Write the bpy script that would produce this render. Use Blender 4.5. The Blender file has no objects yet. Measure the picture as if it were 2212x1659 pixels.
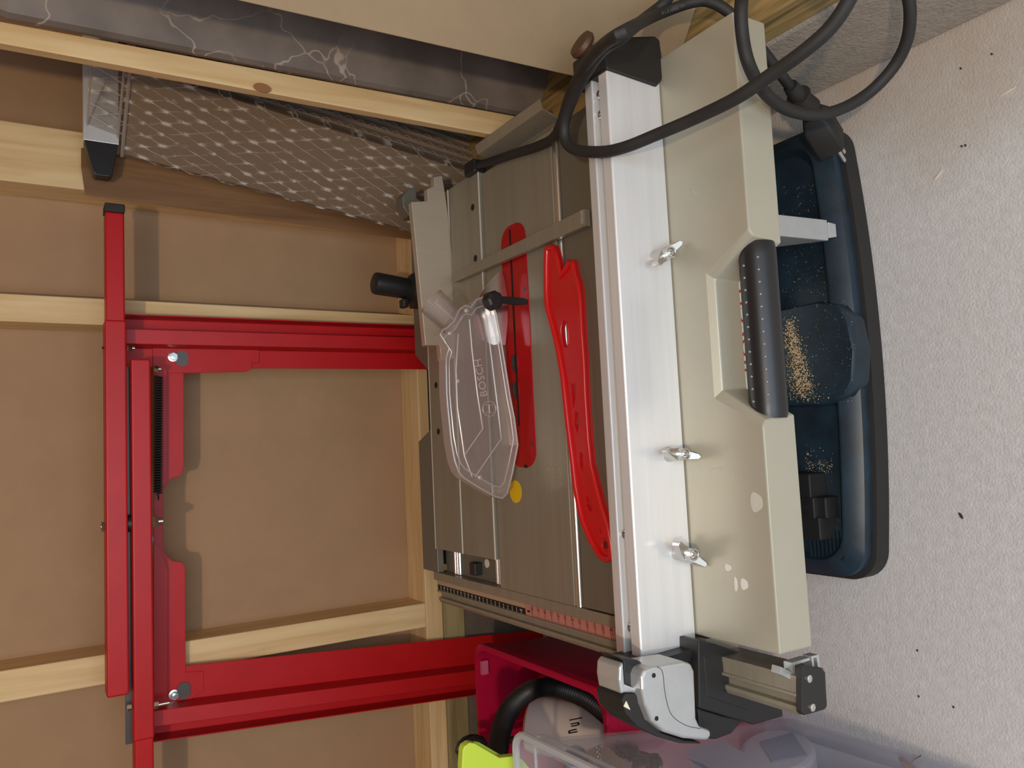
import bpy, bmesh, math, random
from mathutils import Vector, Matrix
random.seed(7)
PI = math.pi
scn = bpy.context.scene

# ------------------------------------------------------------------ camera
CW, CH, FPX = 2212.0, 1659.0, 1692.0
CAMP = Vector((0.0, 0.0, 0.942))
RW = Matrix(((-0.04747438, -0.99564315, 0.08025525),
             (-0.52550503, 0.09322345, 0.8456677),
             (-0.84946492, -0.00202699, -0.52764121)))   # rows: world axes in camera axes (right, down, forward)
cam_data = bpy.data.cameras.new('camera')
cam = bpy.data.objects.new('camera', cam_data)
scn.collection.objects.link(cam)
cam_data.sensor_fit = 'HORIZONTAL'
cam_data.sensor_width = 36.0
cam_data.lens = FPX / CW * 36.0
cam_data.clip_start = 0.02
cols = (RW.col[0], -RW.col[1], -RW.col[2])
m = Matrix.Identity(4)
for i in range(3):
    for j in range(3):
        m[i][j] = cols[j][i]
m.translation = CAMP
cam.matrix_world = m
scn.camera = cam

def P(u, v, x=None, y=None, z=None):
    """point of the plane x=, y= or z= that lies on the sight line of photo pixel (u, v)"""
    d = RW @ Vector((u - CW / 2, v - CH / 2, FPX))
    if x is not None: t = (x - CAMP.x) / d.x
    elif y is not None: t = (y - CAMP.y) / d.y
    else: t = (z - CAMP.z) / d.z
    return CAMP + d * t

# ------------------------------------------------------------------ light
world = bpy.data.worlds.new('world')
scn.world = world
world.use_nodes = True
wn = world.node_tree
wn.nodes.clear()
wo = wn.nodes.new('ShaderNodeOutputWorld')
wb = wn.nodes.new('ShaderNodeBackground')
wb.inputs[0].default_value = (0.74, 0.86, 1.0, 1)
wb.inputs[1].default_value = 1.0
wn.links.new(wb.outputs[0], wo.inputs[0])

def area(name, loc, target, sx, sy, power, col):
    l = bpy.data.lights.new(name, 'AREA'); l.shape = 'RECTANGLE'; l.size = sx; l.size_y = sy
    l.energy = power; l.color = col
    o = bpy.data.objects.new(name, l); scn.collection.objects.link(o)
    o.location = loc
    o.rotation_euler = (Vector(target) - Vector(loc)).to_track_quat('-Z', 'Y').to_euler()
    return o
# daylight of the open door behind the viewer
area('door_daylight', (-0.10, -0.77, 1.0), (-0.12, 0.55, 0.0), 1.0, 1.7, 16.5, (0.66, 0.83, 1.0))
# the warm shed lamp under the ceiling
ll = bpy.data.lights.new('shed_lamp', 'POINT'); ll.energy = 41.0; ll.color = (1.0, 0.76, 0.50); ll.shadow_soft_size = 0.022
lo = bpy.data.objects.new('shed_lamp', ll); scn.collection.objects.link(lo); lo.location = (-0.20, -0.62, 1.60)

scn.view_settings.view_transform = 'Standard'
scn.view_settings.look = 'None'
scn.view_settings.exposure = 0.12
scn.view_settings.gamma = 1.0
scn.view_settings.use_curve_mapping = False

# ------------------------------------------------------------------ materials
def srgb(r, g, b):
    f = lambda c: (c / 255 / 12.92) if c / 255 <= 0.04045 else ((c / 255 + 0.055) / 1.055) ** 2.4
    return (f(r), f(g), f(b), 1.0)

def mat(name, col, rough=0.5, metal=0.0, var=0.0, vscale=20.0, stretch=(1, 1, 1), bump=0.0, bscale=80.0, coat=0.0, spec=0.5, dark=None, bstretch=None):
    """principled material; var mixes a noise-broken second tone, bump adds a fine surface"""
    mt = bpy.data.materials.new(name); mt.use_nodes = True
    nt = mt.node_tree; b = nt.nodes['Principled BSDF']
    b.inputs['Base Color'].default_value = col
    b.inputs['Roughness'].default_value = rough
    b.inputs['Metallic'].default_value = metal
    b.inputs['Specular IOR Level'].default_value = spec
    if coat: b.inputs['Coat Weight'].default_value = coat; b.inputs['Coat Roughness'].default_value = 0.08
    if var or bump:
        geo = nt.nodes.new('ShaderNodeNewGeometry')
    if var:
        mp = nt.nodes.new('ShaderNodeMapping'); mp.inputs['Scale'].default_value = stretch
        nt.links.new(geo.outputs['Position'], mp.inputs[0])
        no = nt.nodes.new('ShaderNodeTexNoise'); no.inputs['Scale'].default_value = vscale; no.inputs['Detail'].default_value = 6
        no.inputs['Roughness'].default_value = 0.65
        nt.links.new(mp.outputs[0], no.inputs['Vector'])
        rp = nt.nodes.new('ShaderNodeValToRGB')
        d = dark or tuple(c * (1 - var) for c in col[:3]) + (1,)
        rp.color_ramp.elements[0].position = 0.32; rp.color_ramp.elements[0].color = d
        rp.color_ramp.elements[1].position = 0.68; rp.color_ramp.elements[1].color = col
        nt.links.new(no.outputs['Fac'], rp.inputs[0])
        nt.links.new(rp.outputs[0], b.inputs['Base Color'])
    if bump:
        n2 = nt.nodes.new('ShaderNodeTexNoise'); n2.inputs['Scale'].default_value = bscale; n2.inputs['Detail'].default_value = 4
        mp2 = nt.nodes.new('ShaderNodeMapping'); mp2.inputs['Scale'].default_value = bstretch or stretch
        nt.links.new(geo.outputs['Position'], mp2.inputs[0]); nt.links.new(mp2.outputs[0], n2.inputs['Vector'])
        bp = nt.nodes.new('ShaderNodeBump'); bp.inputs['Strength'].default_value = bump; bp.inputs['Distance'].default_value = 0.004
        nt.links.new(n2.outputs['Fac'], bp.inputs['Height']); nt.links.new(bp.outputs[0], b.inputs['Normal'])
    return mt

def wood(name, light, dark, axis='z', scale=9.0, rough=0.6):
    """pine: long growth rings drawn out along one axis"""
    mt = bpy.data.materials.new(name); mt.use_nodes = True
    nt = mt.node_tree; b = nt.nodes['Principled BSDF']; b.inputs['Roughness'].default_value = rough
    b.inputs['Specular IOR Level'].default_value = 0.3
    geo = nt.nodes.new('ShaderNodeNewGeometry')
    mp = nt.nodes.new('ShaderNodeMapping')
    s = {'x': (0.07, 1, 1), 'y': (1, 0.07, 1), 'z': (1, 1, 0.07)}[axis]
    mp.inputs['Scale'].default_value = s
    nt.links.new(geo.outputs['Position'], mp.inputs[0])
    no = nt.nodes.new('ShaderNodeTexNoise'); no.inputs['Scale'].default_value = scale * 6; no.inputs['Detail'].default_value = 5
    no.inputs['Distortion'].default_value = 0.6
    nt.links.new(mp.outputs[0], no.inputs['Vector'])
    rp = nt.nodes.new('ShaderNodeValToRGB')
    rp.color_ramp.elements[0].position = 0.30; rp.color_ramp.elements[0].color = dark
    rp.color_ramp.elements[1].position = 0.62; rp.color_ramp.elements[1].color = light
    nt.links.new(no.outputs['Fac'], rp.inputs[0]); nt.links.new(rp.outputs[0], b.inputs['Base Color'])
    bp = nt.nodes.new('ShaderNodeBump'); bp.inputs['Strength'].default_value = 0.25; bp.inputs['Distance'].default_value = 0.002
    nt.links.new(no.outputs['Fac'], bp.inputs['Height']); nt.links.new(bp.outputs[0], b.inputs['Normal'])
    return mt

def veined(name, base, base2, vein):
    mt = bpy.data.materials.new(name); mt.use_nodes = True
    nt = mt.node_tree; b = nt.nodes['Principled BSDF']; b.inputs['Roughness'].default_value = 0.42
    geo = nt.nodes.new('ShaderNodeNewGeometry')
    no = nt.nodes.new('ShaderNodeTexNoise'); no.inputs['Scale'].default_value = 14; no.inputs['Detail'].default_value = 7
    nt.links.new(geo.outputs['Position'], no.inputs['Vector'])
    rp = nt.nodes.new('ShaderNodeValToRGB')
    rp.color_ramp.elements[0].position = 0.35; rp.color_ramp.elements[0].color = base2
    rp.color_ramp.elements[1].position = 0.65; rp.color_ramp.elements[1].color = base
    nt.links.new(no.outputs['Fac'], rp.inputs[0])
    n2 = nt.nodes.new('ShaderNodeTexNoise'); n2.inputs['Scale'].default_value = 6; n2.inputs['Detail'].default_value = 4
    nt.links.new(geo.outputs['Position'], n2.inputs['Vector'])
    mx0 = nt.nodes.new('ShaderNodeMix'); mx0.data_type = 'RGBA'; mx0.inputs[0].default_value = 0.22
    nt.links.new(geo.outputs['Position'], mx0.inputs[6]); nt.links.new(n2.outputs['Color'], mx0.inputs[7])
    vo = nt.nodes.new('ShaderNodeTexVoronoi'); vo.feature = 'DISTANCE_TO_EDGE'; vo.inputs['Scale'].default_value = 11
    nt.links.new(mx0.outputs[2], vo.inputs['Vector'])
    vr = nt.nodes.new('ShaderNodeValToRGB')
    vr.color_ramp.elements[0].position = 0.0; vr.color_ramp.elements[0].color = (1, 1, 1, 1)
    vr.color_ramp.elements[1].position = 0.014; vr.color_ramp.elements[1].color = (0, 0, 0, 1)
    nt.links.new(vo.outputs['Distance'], vr.inputs[0])
    n3 = nt.nodes.new('ShaderNodeTexNoise'); n3.inputs['Scale'].default_value = 9
    nt.links.new(geo.outputs['Position'], n3.inputs['Vector'])
    mr = nt.nodes.new('ShaderNodeMapRange'); mr.inputs[1].default_value = 0.46; mr.inputs[2].default_value = 0.62
    nt.links.new(n3.outputs['Fac'], mr.inputs[0])
    mu = nt.nodes.new('ShaderNodeMath'); mu.operation = 'MULTIPLY'
    nt.links.new(vr.outputs[0], mu.inputs[0]); nt.links.new(mr.outputs[0], mu.inputs[1])
    mx = nt.nodes.new('ShaderNodeMix'); mx.data_type = 'RGBA'
    nt.links.new(mu.outputs[0], mx.inputs[0]); nt.links.new(rp.outputs[0], mx.inputs[6]); mx.inputs[7].default_value = vein
    nt.links.new(mx.outputs[2], b.inputs['Base Color'])
    return mt

def clear(name, tint, clarity, diffuse=(0.9, 0.9, 0.9, 1), gloss=0.12, rough=0.08, translucent=0.0, fres=1.0):
    """thin clear plastic: lets light straight through, a little milky and a little glossy"""
    mt = bpy.data.materials.new(name); mt.use_nodes = True
    nt = mt.node_tree; nt.nodes.clear()
    out = nt.nodes.new('ShaderNodeOutputMaterial')
    tr = nt.nodes.new('ShaderNodeBsdfTransparent'); tr.inputs[0].default_value = tint
    df = nt.nodes.new('ShaderNodeBsdfDiffuse'); df.inputs[0].default_value = diffuse
    base = df.outputs[0]
    if translucent:
        tl = nt.nodes.new('ShaderNodeBsdfTranslucent'); tl.inputs[0].default_value = diffuse
        m0 = nt.nodes.new('ShaderNodeMixShader'); m0.inputs[0].default_value = translucent
        nt.links.new(df.outputs[0], m0.inputs[1]); nt.links.new(tl.outputs[0], m0.inputs[2]); base = m0.outputs[0]
    m1 = nt.nodes.new('ShaderNodeMixShader'); m1.inputs[0].default_value = clarity
    nt.links.new(base, m1.inputs[1]); nt.links.new(tr.outputs[0], m1.inputs[2])
    gl = nt.nodes.new('ShaderNodeBsdfGlossy'); gl.inputs['Roughness'].default_value = rough
    fr = nt.nodes.new('ShaderNodeFresnel'); fr.inputs[0].default_value = 1.45
    mm = nt.nodes.new('ShaderNodeMath'); mm.operation = 'MULTIPLY_ADD'; mm.inputs[1].default_value = fres; mm.inputs[2].default_value = gloss * 0.3
    nt.links.new(fr.outputs[0], mm.inputs[0])
    m2 = nt.nodes.new('ShaderNodeMixShader')
    nt.links.new(mm.outputs[0], m2.inputs[0]); nt.links.new(m1.outputs[0], m2.inputs[1]); nt.links.new(gl.outputs[0], m2.inputs[2])
    nt.links.new(m2.outputs[0], out.inputs[0])
    return mt

def film_mat(name):
    """crinkled wrapping film: clear, with crease glints painted in as a white lattice"""
    mt = clear(name, (0.93, 0.93, 0.93, 1), 0.93, (0.78, 0.70, 0.60, 1), 0.02, 0.15, 0.0, 0.5)
    nt = mt.node_tree
    m1 = [n for n in nt.nodes if n.bl_idname == 'ShaderNodeMixShader'][0]
    geo = nt.nodes.new('ShaderNodeNewGeometry')
    n0 = nt.nodes.new('ShaderNodeTexNoise'); n0.inputs['Scale'].default_value = 40; n0.inputs['Detail'].default_value = 3
    nt.links.new(geo.outputs['Position'], n0.inputs['Vector'])
    mixv = nt.nodes.new('ShaderNodeMix'); mixv.data_type = 'RGBA'; mixv.inputs[0].default_value = 0.006
    nt.links.new(geo.outputs['Position'], mixv.inputs[6]); nt.links.new(n0.outputs['Color'], mixv.inputs[7])
    ew = Vector((0.574, -0.819, 0)); ez = Vector((0, 0, 1))
    def node(op, *a):
        n = nt.nodes.new('ShaderNodeMath'); n.operation = op
        for k, v in enumerate(a):
            if isinstance(v, (int, float)): n.inputs[k].default_value = v
            else: nt.links.new(v, n.inputs[k])
        return n.outputs[0]
    def remap(v, a, b2):
        n = nt.nodes.new('ShaderNodeMapRange'); n.inputs[1].default_value = a; n.inputs[2].default_value = b2; nt.links.new(v, n.inputs[0]); return n.outputs[0]
    def noise(sc):
        n = nt.nodes.new('ShaderNodeTexNoise'); n.inputs['Scale'].default_value = sc; n.inputs['Detail'].default_value = 3; nt.links.new(geo.outputs['Position'], n.inputs['Vector']); return n.outputs['Fac']
    def saw_(a, freq):
        sp = nt.nodes.new('ShaderNodeVectorMath'); sp.operation = 'DOT_PRODUCT'; sp.inputs[1].default_value = a; nt.links.new(mixv.outputs[2], sp.inputs[0])
        return node('ABSOLUTE', node('SUBTRACT', node('FRACT', node('MULTIPLY', sp.outputs['Value'], freq)), 0.5))
    A, B = saw_(ew * 0.927 - ez * 0.375, 50.0), saw_(ew * 0.927 + ez * 0.375, 50.0)
    la, lb = remap(A, 0.455, 0.495), remap(B, 0.465, 0.498)
    la = node('MULTIPLY', la, remap(noise(26), 0.34, 0.52)); lb = node('MULTIPLY', lb, remap(noise(31), 0.42, 0.58))
    blot = node('MULTIPLY', node('MULTIPLY', remap(A, 0.18, 0.46), remap(B, 0.18, 0.46)), remap(noise(58), 0.47, 0.58))
    msk = node('MINIMUM', node('ADD', node('MULTIPLY', node('MAXIMUM', la, lb), 0.75), node('MULTIPLY', blot, 1.1)), 1.0)
    mr3 = nt.nodes.new('ShaderNodeMapRange'); mr3.inputs[3].default_value = 0.95; mr3.inputs[4].default_value = 0.15
    nt.links.new(msk, mr3.inputs[0]); nt.links.new(mr3.outputs[0], m1.inputs[0])
    return mt

M = {}
M['panel'] = mat('panel_board', srgb(174, 139, 103), 0.75, var=0.10, vscale=9, bump=0.08, bscale=260)
M['pine'] = wood('pine', srgb(232, 204, 155), srgb(214, 178, 124), 'z')
M['pine_x'] = wood('pine_lengthwise', srgb(232, 202, 152), srgb(212, 176, 122), 'x')
M['treated_x'] = wood('treated_timber', srgb(168, 152, 108), srgb(126, 112, 74), 'x')
M['treated_y'] = wood('treated_timber_side', srgb(178, 150, 100), srgb(104, 88, 52), 'y', 13)
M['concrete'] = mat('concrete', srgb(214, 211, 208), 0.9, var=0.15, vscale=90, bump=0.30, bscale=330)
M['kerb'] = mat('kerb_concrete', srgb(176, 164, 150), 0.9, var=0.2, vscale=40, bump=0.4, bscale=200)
M['kerb_shaded'] = mat('shaded_concrete', srgb(112, 101, 86), 0.9, var=0.25, vscale=40, bump=0.4, bscale=200)  # shade behind the saw put into the back kerb's colour
M['red'] = mat('red_enamel', srgb(192, 22, 26), 0.42, var=0.12, vscale=18, spec=0.35)
M['red_gloss'] = mat('red_plate', srgb(186, 24, 28), 0.16, metal=0.25, bump=0.04, bscale=300, stretch=(0.05, 1, 1))
M['red_plastic'] = mat('red_plastic', srgb(206, 24, 28), 0.32, coat=0.25)
M['dark_red'] = mat('deep_red', srgb(110, 10, 14), 0.5)
M['brush'] = mat('brushed_aluminium', (0.80, 0.80, 0.80, 1), 0.36, 0.35, var=0.10, vscale=60, stretch=(0.03, 1, 1), bump=0.05, bscale=400)
M['warm_alu'] = mat('gauge_aluminium', srgb(196, 182, 162), 0.38, 0.35, var=0.08, vscale=60, stretch=(1, 1, 0.04))  # warm tint of the lamp light put into the gauge plate's colour
M['alu'] = mat('bare_aluminium', (0.72, 0.70, 0.66, 1), 0.26, 0.9)
M['table'] = mat('anodised_table', srgb(158, 150, 132), 0.42, 0.35, var=0.13, vscale=70, stretch=(0.025, 1, 1), bump=0.05, bscale=300)
M['table_dark'] = mat('anodised_side', srgb(122, 117, 104), 0.45, 0.3, var=0.08, vscale=40, stretch=(0.04, 1, 1))
M['beige'] = mat('painted_extension', srgb(182, 177, 158), 0.38, 0.25, var=0.05, vscale=14, bump=0.03, bscale=500)
M['black'] = mat('black_plastic', srgb(34, 33, 33), 0.45)
M['rubber'] = mat('black_rubber', srgb(40, 38, 36), 0.65, var=0.2, vscale=60)
M['grip'] = mat('grip_rubber', srgb(33, 32, 33), 0.38)
M['stud'] = mat('grip_stud', srgb(150, 148, 146), 0.3, 0.5)
M['navy'] = mat('navy_housing', srgb(32, 52, 66), 0.40, var=0.35, vscale=26, dark=srgb(24, 34, 41))
M['steel'] = mat('zinc_steel', (0.75, 0.75, 0.74, 1), 0.22, 1.0)
M['galv'] = mat('galvanised', srgb(205, 208, 208), 0.35, 0.6, var=0.08, vscale=50)
M['dark_steel'] = mat('dark_steel', srgb(92, 88, 84), 0.4, 0.8)
M['edge'] = mat('worn_edge', srgb(186, 178, 160), 0.45)
M['yellow'] = mat('yellow_sticker', srgb(232, 190, 22), 0.5)
M['cream'] = mat('cream_label', srgb(228, 222, 196), 0.5)
M['logo_red'] = mat('logo_red', srgb(222, 30, 36), 0.5)
M['ink'] = mat('black_ink', srgb(22, 20, 20), 0.6)
M['white_ink'] = mat('pale_ink', srgb(196, 192, 184), 0.6)
M['pink_scale'] = mat('reddish_scale', srgb(196, 128, 116), 0.4)
M['pale_scale'] = mat('pale_strip', srgb(196, 168, 140), 0.4, 0.3)
M['clear'] = clear('clear_polycarbonate', (0.97, 0.95, 0.94, 1), 0.93, (0.66, 0.62, 0.59, 1), 0.02, 0.10, 0.0, 0.3)
M['clear_edge'] = clear('clear_edge', (0.96, 0.92, 0.90, 1), 0.45, (0.84, 0.75, 0.70, 1), 0.3, 0.22, 0.5, 0.4)
M['film'] = film_mat('wrapping_film')
M['plank'] = mat('wrapped_board', srgb(148, 124, 98), 0.6, var=0.10, vscale=30, stretch=(1, 1, 0.06))
M['plank_edge'] = mat('board_edge', srgb(146, 128, 110), 0.7)
M['marble'] = veined('marbled_laminate', srgb(138, 127, 119), srgb(113, 104, 97), srgb(196, 180, 168))
M['tan'] = mat('tan_board', srgb(158, 135, 105), 0.7, var=0.14, vscale=8, bump=0.06, bscale=200)
M['tan_edge'] = mat('tan_board_edge', srgb(168, 158, 146), 0.8)
M['magenta'] = mat('magenta_plastic', srgb(176, 14, 56), 0.45, spec=0.2)
M['milky'] = clear('milky_plastic', (0.96, 0.97, 1.0, 1), 0.80, (0.93, 0.94, 0.98, 1), 0.0, 0.25, 0.45, 0.08)
M['milky_rim'] = clear('milky_rim', (0.90, 0.92, 0.95, 1), 0.25, (0.86, 0.87, 0.89, 1), 0.10, 0.25, 0.45, 0.3)
M['lime'] = mat('lime_plastic', srgb(202, 226, 74), 0.4)
M['white'] = mat('white_plastic', srgb(226, 212, 200), 0.45)
M['paper'] = mat('paper', srgb(224, 220, 224), 0.8)
M['cloth'] = mat('cream_cloth', srgb(216, 196, 160), 0.9, var=0.15, vscale=40)
M['bluegrey'] = mat('bluegrey_plastic', srgb(120, 136, 168), 0.5)
M['dust'] = mat('sawdust', srgb(222, 190, 146), 0.9, var=0.25, vscale=300)
M['leaf'] = mat('dry_leaf', srgb(150, 92, 60), 0.8)
M['chip'] = mat('wood_chip', srgb(228, 214, 190), 0.9)
M['grit'] = mat('dark_grit', srgb(52, 42, 36), 0.9)
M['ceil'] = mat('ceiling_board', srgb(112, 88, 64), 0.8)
M['glue'] = mat('glue_film', srgb(206, 202, 188), 0.5, var=0.08, vscale=120)
M['paint'] = mat('dried_paint', srgb(226, 224, 216), 0.7)
M['rust'] = mat('rusty_knob', srgb(92, 66, 50), 0.55, 0.4)

# browner tone towards the side kerb, broken up by noise
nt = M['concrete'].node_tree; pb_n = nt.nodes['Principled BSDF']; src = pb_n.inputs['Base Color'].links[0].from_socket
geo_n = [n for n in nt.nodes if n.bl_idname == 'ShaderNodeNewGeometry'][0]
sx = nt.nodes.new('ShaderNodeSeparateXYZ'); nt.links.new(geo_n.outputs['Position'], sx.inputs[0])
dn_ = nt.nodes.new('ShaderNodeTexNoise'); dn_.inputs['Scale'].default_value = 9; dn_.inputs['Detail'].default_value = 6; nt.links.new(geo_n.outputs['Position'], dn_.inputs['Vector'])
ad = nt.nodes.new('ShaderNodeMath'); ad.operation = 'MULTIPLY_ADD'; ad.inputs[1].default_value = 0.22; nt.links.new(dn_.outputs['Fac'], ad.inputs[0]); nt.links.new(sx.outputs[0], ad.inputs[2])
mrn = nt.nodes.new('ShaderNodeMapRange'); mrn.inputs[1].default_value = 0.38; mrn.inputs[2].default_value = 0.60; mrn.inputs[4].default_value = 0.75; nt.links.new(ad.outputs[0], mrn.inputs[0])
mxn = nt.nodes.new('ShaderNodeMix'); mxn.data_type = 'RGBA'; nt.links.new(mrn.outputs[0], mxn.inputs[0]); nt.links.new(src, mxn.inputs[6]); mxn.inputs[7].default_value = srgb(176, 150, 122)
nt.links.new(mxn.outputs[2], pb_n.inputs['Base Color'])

# ------------------------------------------------------------------ builders
def link(name, bm, material, parent=None, smooth=False, bevel=0.0, seg=2, mats=None):
    me = bpy.data.meshes.new(name)
    bmesh.ops.recalc_face_normals(bm, faces=bm.faces)
    bm.to_mesh(me); bm.free()
    lo = Vector((1e9,) * 3); hi = -lo
    for v in me.vertices:
        for k in range(3):
            lo[k] = min(lo[k], v.co[k]); hi[k] = max(hi[k], v.co[k])
    c = (lo + hi) / 2
    if parent is None: c.z = lo.z
    me.transform(Matrix.Translation(-c))
    for mm in (mats or [material]): me.materials.append(mm)
    o = bpy.data.objects.new(name, me); scn.collection.objects.link(o)
    if parent is not None:
        o.parent = parent
        o.location = c - wloc(parent)
    else:
        o.location = c
    if smooth:
        for p in me.polygons: p.use_smooth = True
        if hasattr(me, 'set_sharp_from_angle'): me.set_sharp_from_angle(angle=0.7)
    if bevel:
        b = o.modifiers.new('bevel', 'BEVEL'); b.width = bevel; b.segments = seg; b.limit_method = 'ANGLE'; b.angle_limit = 0.6
        b.harden_normals = False
    return o

def wloc(o):
    v = o.location.copy()
    while o.parent: o = o.parent; v += o.location
    return v

def tag(o, label=None, cat=None, group=None, kind=None):
    if label: o['label'] = label
    if cat: o['category'] = cat
    if group: o['group'] = group
    if kind: o['kind'] = kind
    return o

def thing(name, label, cat, loc, group=None):
    o = bpy.data.objects.new(name, None); scn.collection.objects.link(o)
    o.location = loc; o.empty_display_size = 0.05
    return tag(o, label, cat, group)

def structure(name, bm, material, label, **k):
    o = link(name, bm, material, **k); o['kind'] = 'structure'; o['label'] = label
    return o

def BM(): return bmesh.new()

def box(bm, a, b, mi=0):
    x0, y0, z0 = a; x1, y1, z1 = b
    vs = [bm.verts.new(p) for p in ((x0, y0, z0), (x1, y0, z0), (x1, y1, z0), (x0, y1, z0), (x0, y0, z1), (x1, y0, z1), (x1, y1, z1), (x0, y1, z1))]
    for f in ((0, 1, 2, 3), (4, 5, 6, 7), (0, 1, 5, 4), (1, 2, 6, 5), (2, 3, 7, 6), (3, 0, 4, 7)):
        bm.faces.new([vs[i] for i in f]).material_index = mi
    return bm

def hexa(bm, pts, mi=0):
    """eight corners, bottom four then top four"""
    vs = [bm.verts.new(p) for p in pts]
    for f in ((0, 1, 2, 3), (4, 5, 6, 7), (0, 1, 5, 4), (1, 2, 6, 5), (2, 3, 7, 6), (3, 0, 4, 7)):
        bm.faces.new([vs[i] for i in f]).material_index = mi
    return bm

def extrude(bm, pts, off, mi=0, caps=True):
    """closed outline pts moved by off, walled and capped"""
    off = Vector(off)
    a = [bm.verts.new(p) for p in pts]; b = [bm.verts.new(Vector(p) + off) for p in pts]
    n = len(a)
    for i in range(n):
        bm.faces.new((a[i], a[(i + 1) % n], b[(i + 1) % n], b[i])).material_index = mi
    if caps:
        fa = bm.faces.new(a); fb = bm.faces.new(b); fa.material_index = mi; fb.material_index = mi
    return bm

def plate_holes(bm, outer, holes, off, mi=0):
    """flat plate with holes cut through: outline and hole loops in one plane, thickness off"""
    off = Vector(off)
    def loop(pts, o): return [bm.verts.new(Vector(p) + o) for p in pts]
    for o in (Vector((0, 0, 0)), off):
        edges = []
        for lp in [outer] + holes:
            vs = loop(lp, o)
            for i in range(len(vs)): edges.append(bm.edges.new((vs[i], vs[(i + 1) % len(vs)])))
        bmesh.ops.triangle_fill(bm, use_beauty=True, use_dissolve=False, edges=edges)
    for lp in [outer] + holes:
        a = loop(lp, Vector((0, 0, 0))); b = loop(lp, off); n = len(a)
        for i in range(n): bm.faces.new((a[i], a[(i + 1) % n], b[(i + 1) % n], b[i]))
    bmesh.ops.remove_doubles(bm, verts=bm.verts, dist=1e-6)
    return bm

def frame_of(d):
    d = d.normalized(); up = Vector((0, 0, 1)) if abs(d.z) < 0.95 else Vector((1, 0, 0))
    a = d.cross(up).normalized(); return a, d.cross(a).normalized()

def catmull(pts, n=8):
    pts = [Vector(p) for p in pts]; out = []
    q = [pts[0] * 2 - pts[1]] + pts + [pts[-1] * 2 - pts[-2]]
    for i in range(1, len(q) - 2):
        p0, p1, p2, p3 = q[i - 1], q[i], q[i + 1], q[i + 2]
        for k in range(n):
            t = k / n
            out.append(0.5 * ((2 * p1) + (p2 - p0) * t + (2 * p0 - 5 * p1 + 4 * p2 - p3) * t * t + (3 * p1 - p0 - 3 * p2 + p3) * t ** 3))
    out.append(pts[-1]); return out

def tube(bm, path, r, seg=12, cap=True, closed=False):
    """round bar swept along a path; r is one radius or one per point"""
    path = [Vector(p) for p in path]; n = len(path); rings = []
    prev = None
    for i, p in enumerate(path):
        d = (path[(i + 1) % n] - path[i - 1]) if closed else (path[min(i + 1, n - 1)] - path[max(i - 1, 0)])
        d.normalize()
        if prev is None: a, b = frame_of(d)
        else:
            a = prev - d * prev.dot(d)
            a = a.normalized() if a.length > 1e-6 else frame_of(d)[0]
            b = d.cross(a)
        prev = a
        rr = r[i] if isinstance(r, (list, tuple)) else r
        rings.append([bm.verts.new(p + (a * math.cos(t) + b * math.sin(t)) * rr) for t in (2 * PI * k / seg for k in range(seg))])
    m_ = n if closed else n - 1
    for i in range(m_):
        A, B = rings[i], rings[(i + 1) % n]
        for k in range(seg): bm.faces.new((A[k], A[(k + 1) % seg], B[(k + 1) % seg], B[k]))
    if cap and not closed: bm.faces.new(rings[0]); bm.faces.new(rings[-1])
    return bm

def cyl(bm, p0, p1, r0, r1=None, seg=20):
    return tube(bm, [p0, p1], [r0, r0 if r1 is None else r1], seg)

def lathe(bm, p, axis, prof, seg=24):
    """(distance along axis, radius) rings around an axis through p"""
    axis = Vector(axis).normalized(); a, b = frame_of(axis); p = Vector(p); rings = []
    for h, r in prof:
        rings.append([bm.verts.new(p + axis * h + (a * math.cos(t) + b * math.sin(t)) * max(r, 1e-4)) for t in (2 * PI * k / seg for k in range(seg))])
    for A, B in zip(rings, rings[1:]):
        for k in range(seg): bm.faces.new((A[k], A[(k + 1) % seg], B[(k + 1) % seg], B[k]))
    bm.faces.new(rings[0]); bm.faces.new(rings[-1]); return bm

def rrect(x0, y0, x1, y1, r, n=5):
    out = []
    for cx, cy, a0 in ((x1 - r, y1 - r, 0), (x0 + r, y1 - r, 90), (x0 + r, y0 + r, 180), (x1 - r, y0 + r, 270)):
        for k in range(n + 1):
            a = math.radians(a0 + 90 * k / n); out.append((cx + r * math.cos(a), cy + r * math.sin(a)))
    return out

def loft(bm, loops, cap=True):
    rings = [[bm.verts.new(p) for p in lp] for lp in loops]
    for A, B in zip(rings, rings[1:]):
        n = len(A)
        for k in range(n): bm.faces.new((A[k], A[(k + 1) % n], B[(k + 1) % n], B[k]))
    if cap: bm.faces.new(rings[0]); bm.faces.new(rings[-1])
    return bm

def text_into(bm, s, size, origin, ex, ey, depth=0.0004, align='LEFT', space=1.0):
    """lettering as thin solid shapes: reads along ex, upright along ey"""
    cu = bpy.data.curves.new('lettering', 'FONT'); cu.body = s; cu.size = size; cu.align_x = align
    cu.extrude = depth; cu.resolution_u = 2; cu.space_character = space
    ob = bpy.data.objects.new('lettering', cu); scn.collection.objects.link(ob)
    dg = bpy.context.evaluated_depsgraph_get(); dg.update()
    me = bpy.data.meshes.new_from_object(ob.evaluated_get(dg))
    ex = Vector(ex).normalized(); ey = Vector(ey).normalized(); ez = ex.cross(ey); origin = Vector(origin)
    mm = Matrix.Identity(4)
    for i in range(3): mm[i][0] = ex[i]; mm[i][1] = ey[i]; mm[i][2] = ez[i]; mm[i][3] = origin[i]
    me.transform(mm); bm.from_mesh(me)
    bpy.data.objects.remove(ob); bpy.data.curves.remove(cu); bpy.data.meshes.remove(me)
    return bm

def text_bm(*a, **k): return text_into(BM(), *a, **k)

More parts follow.
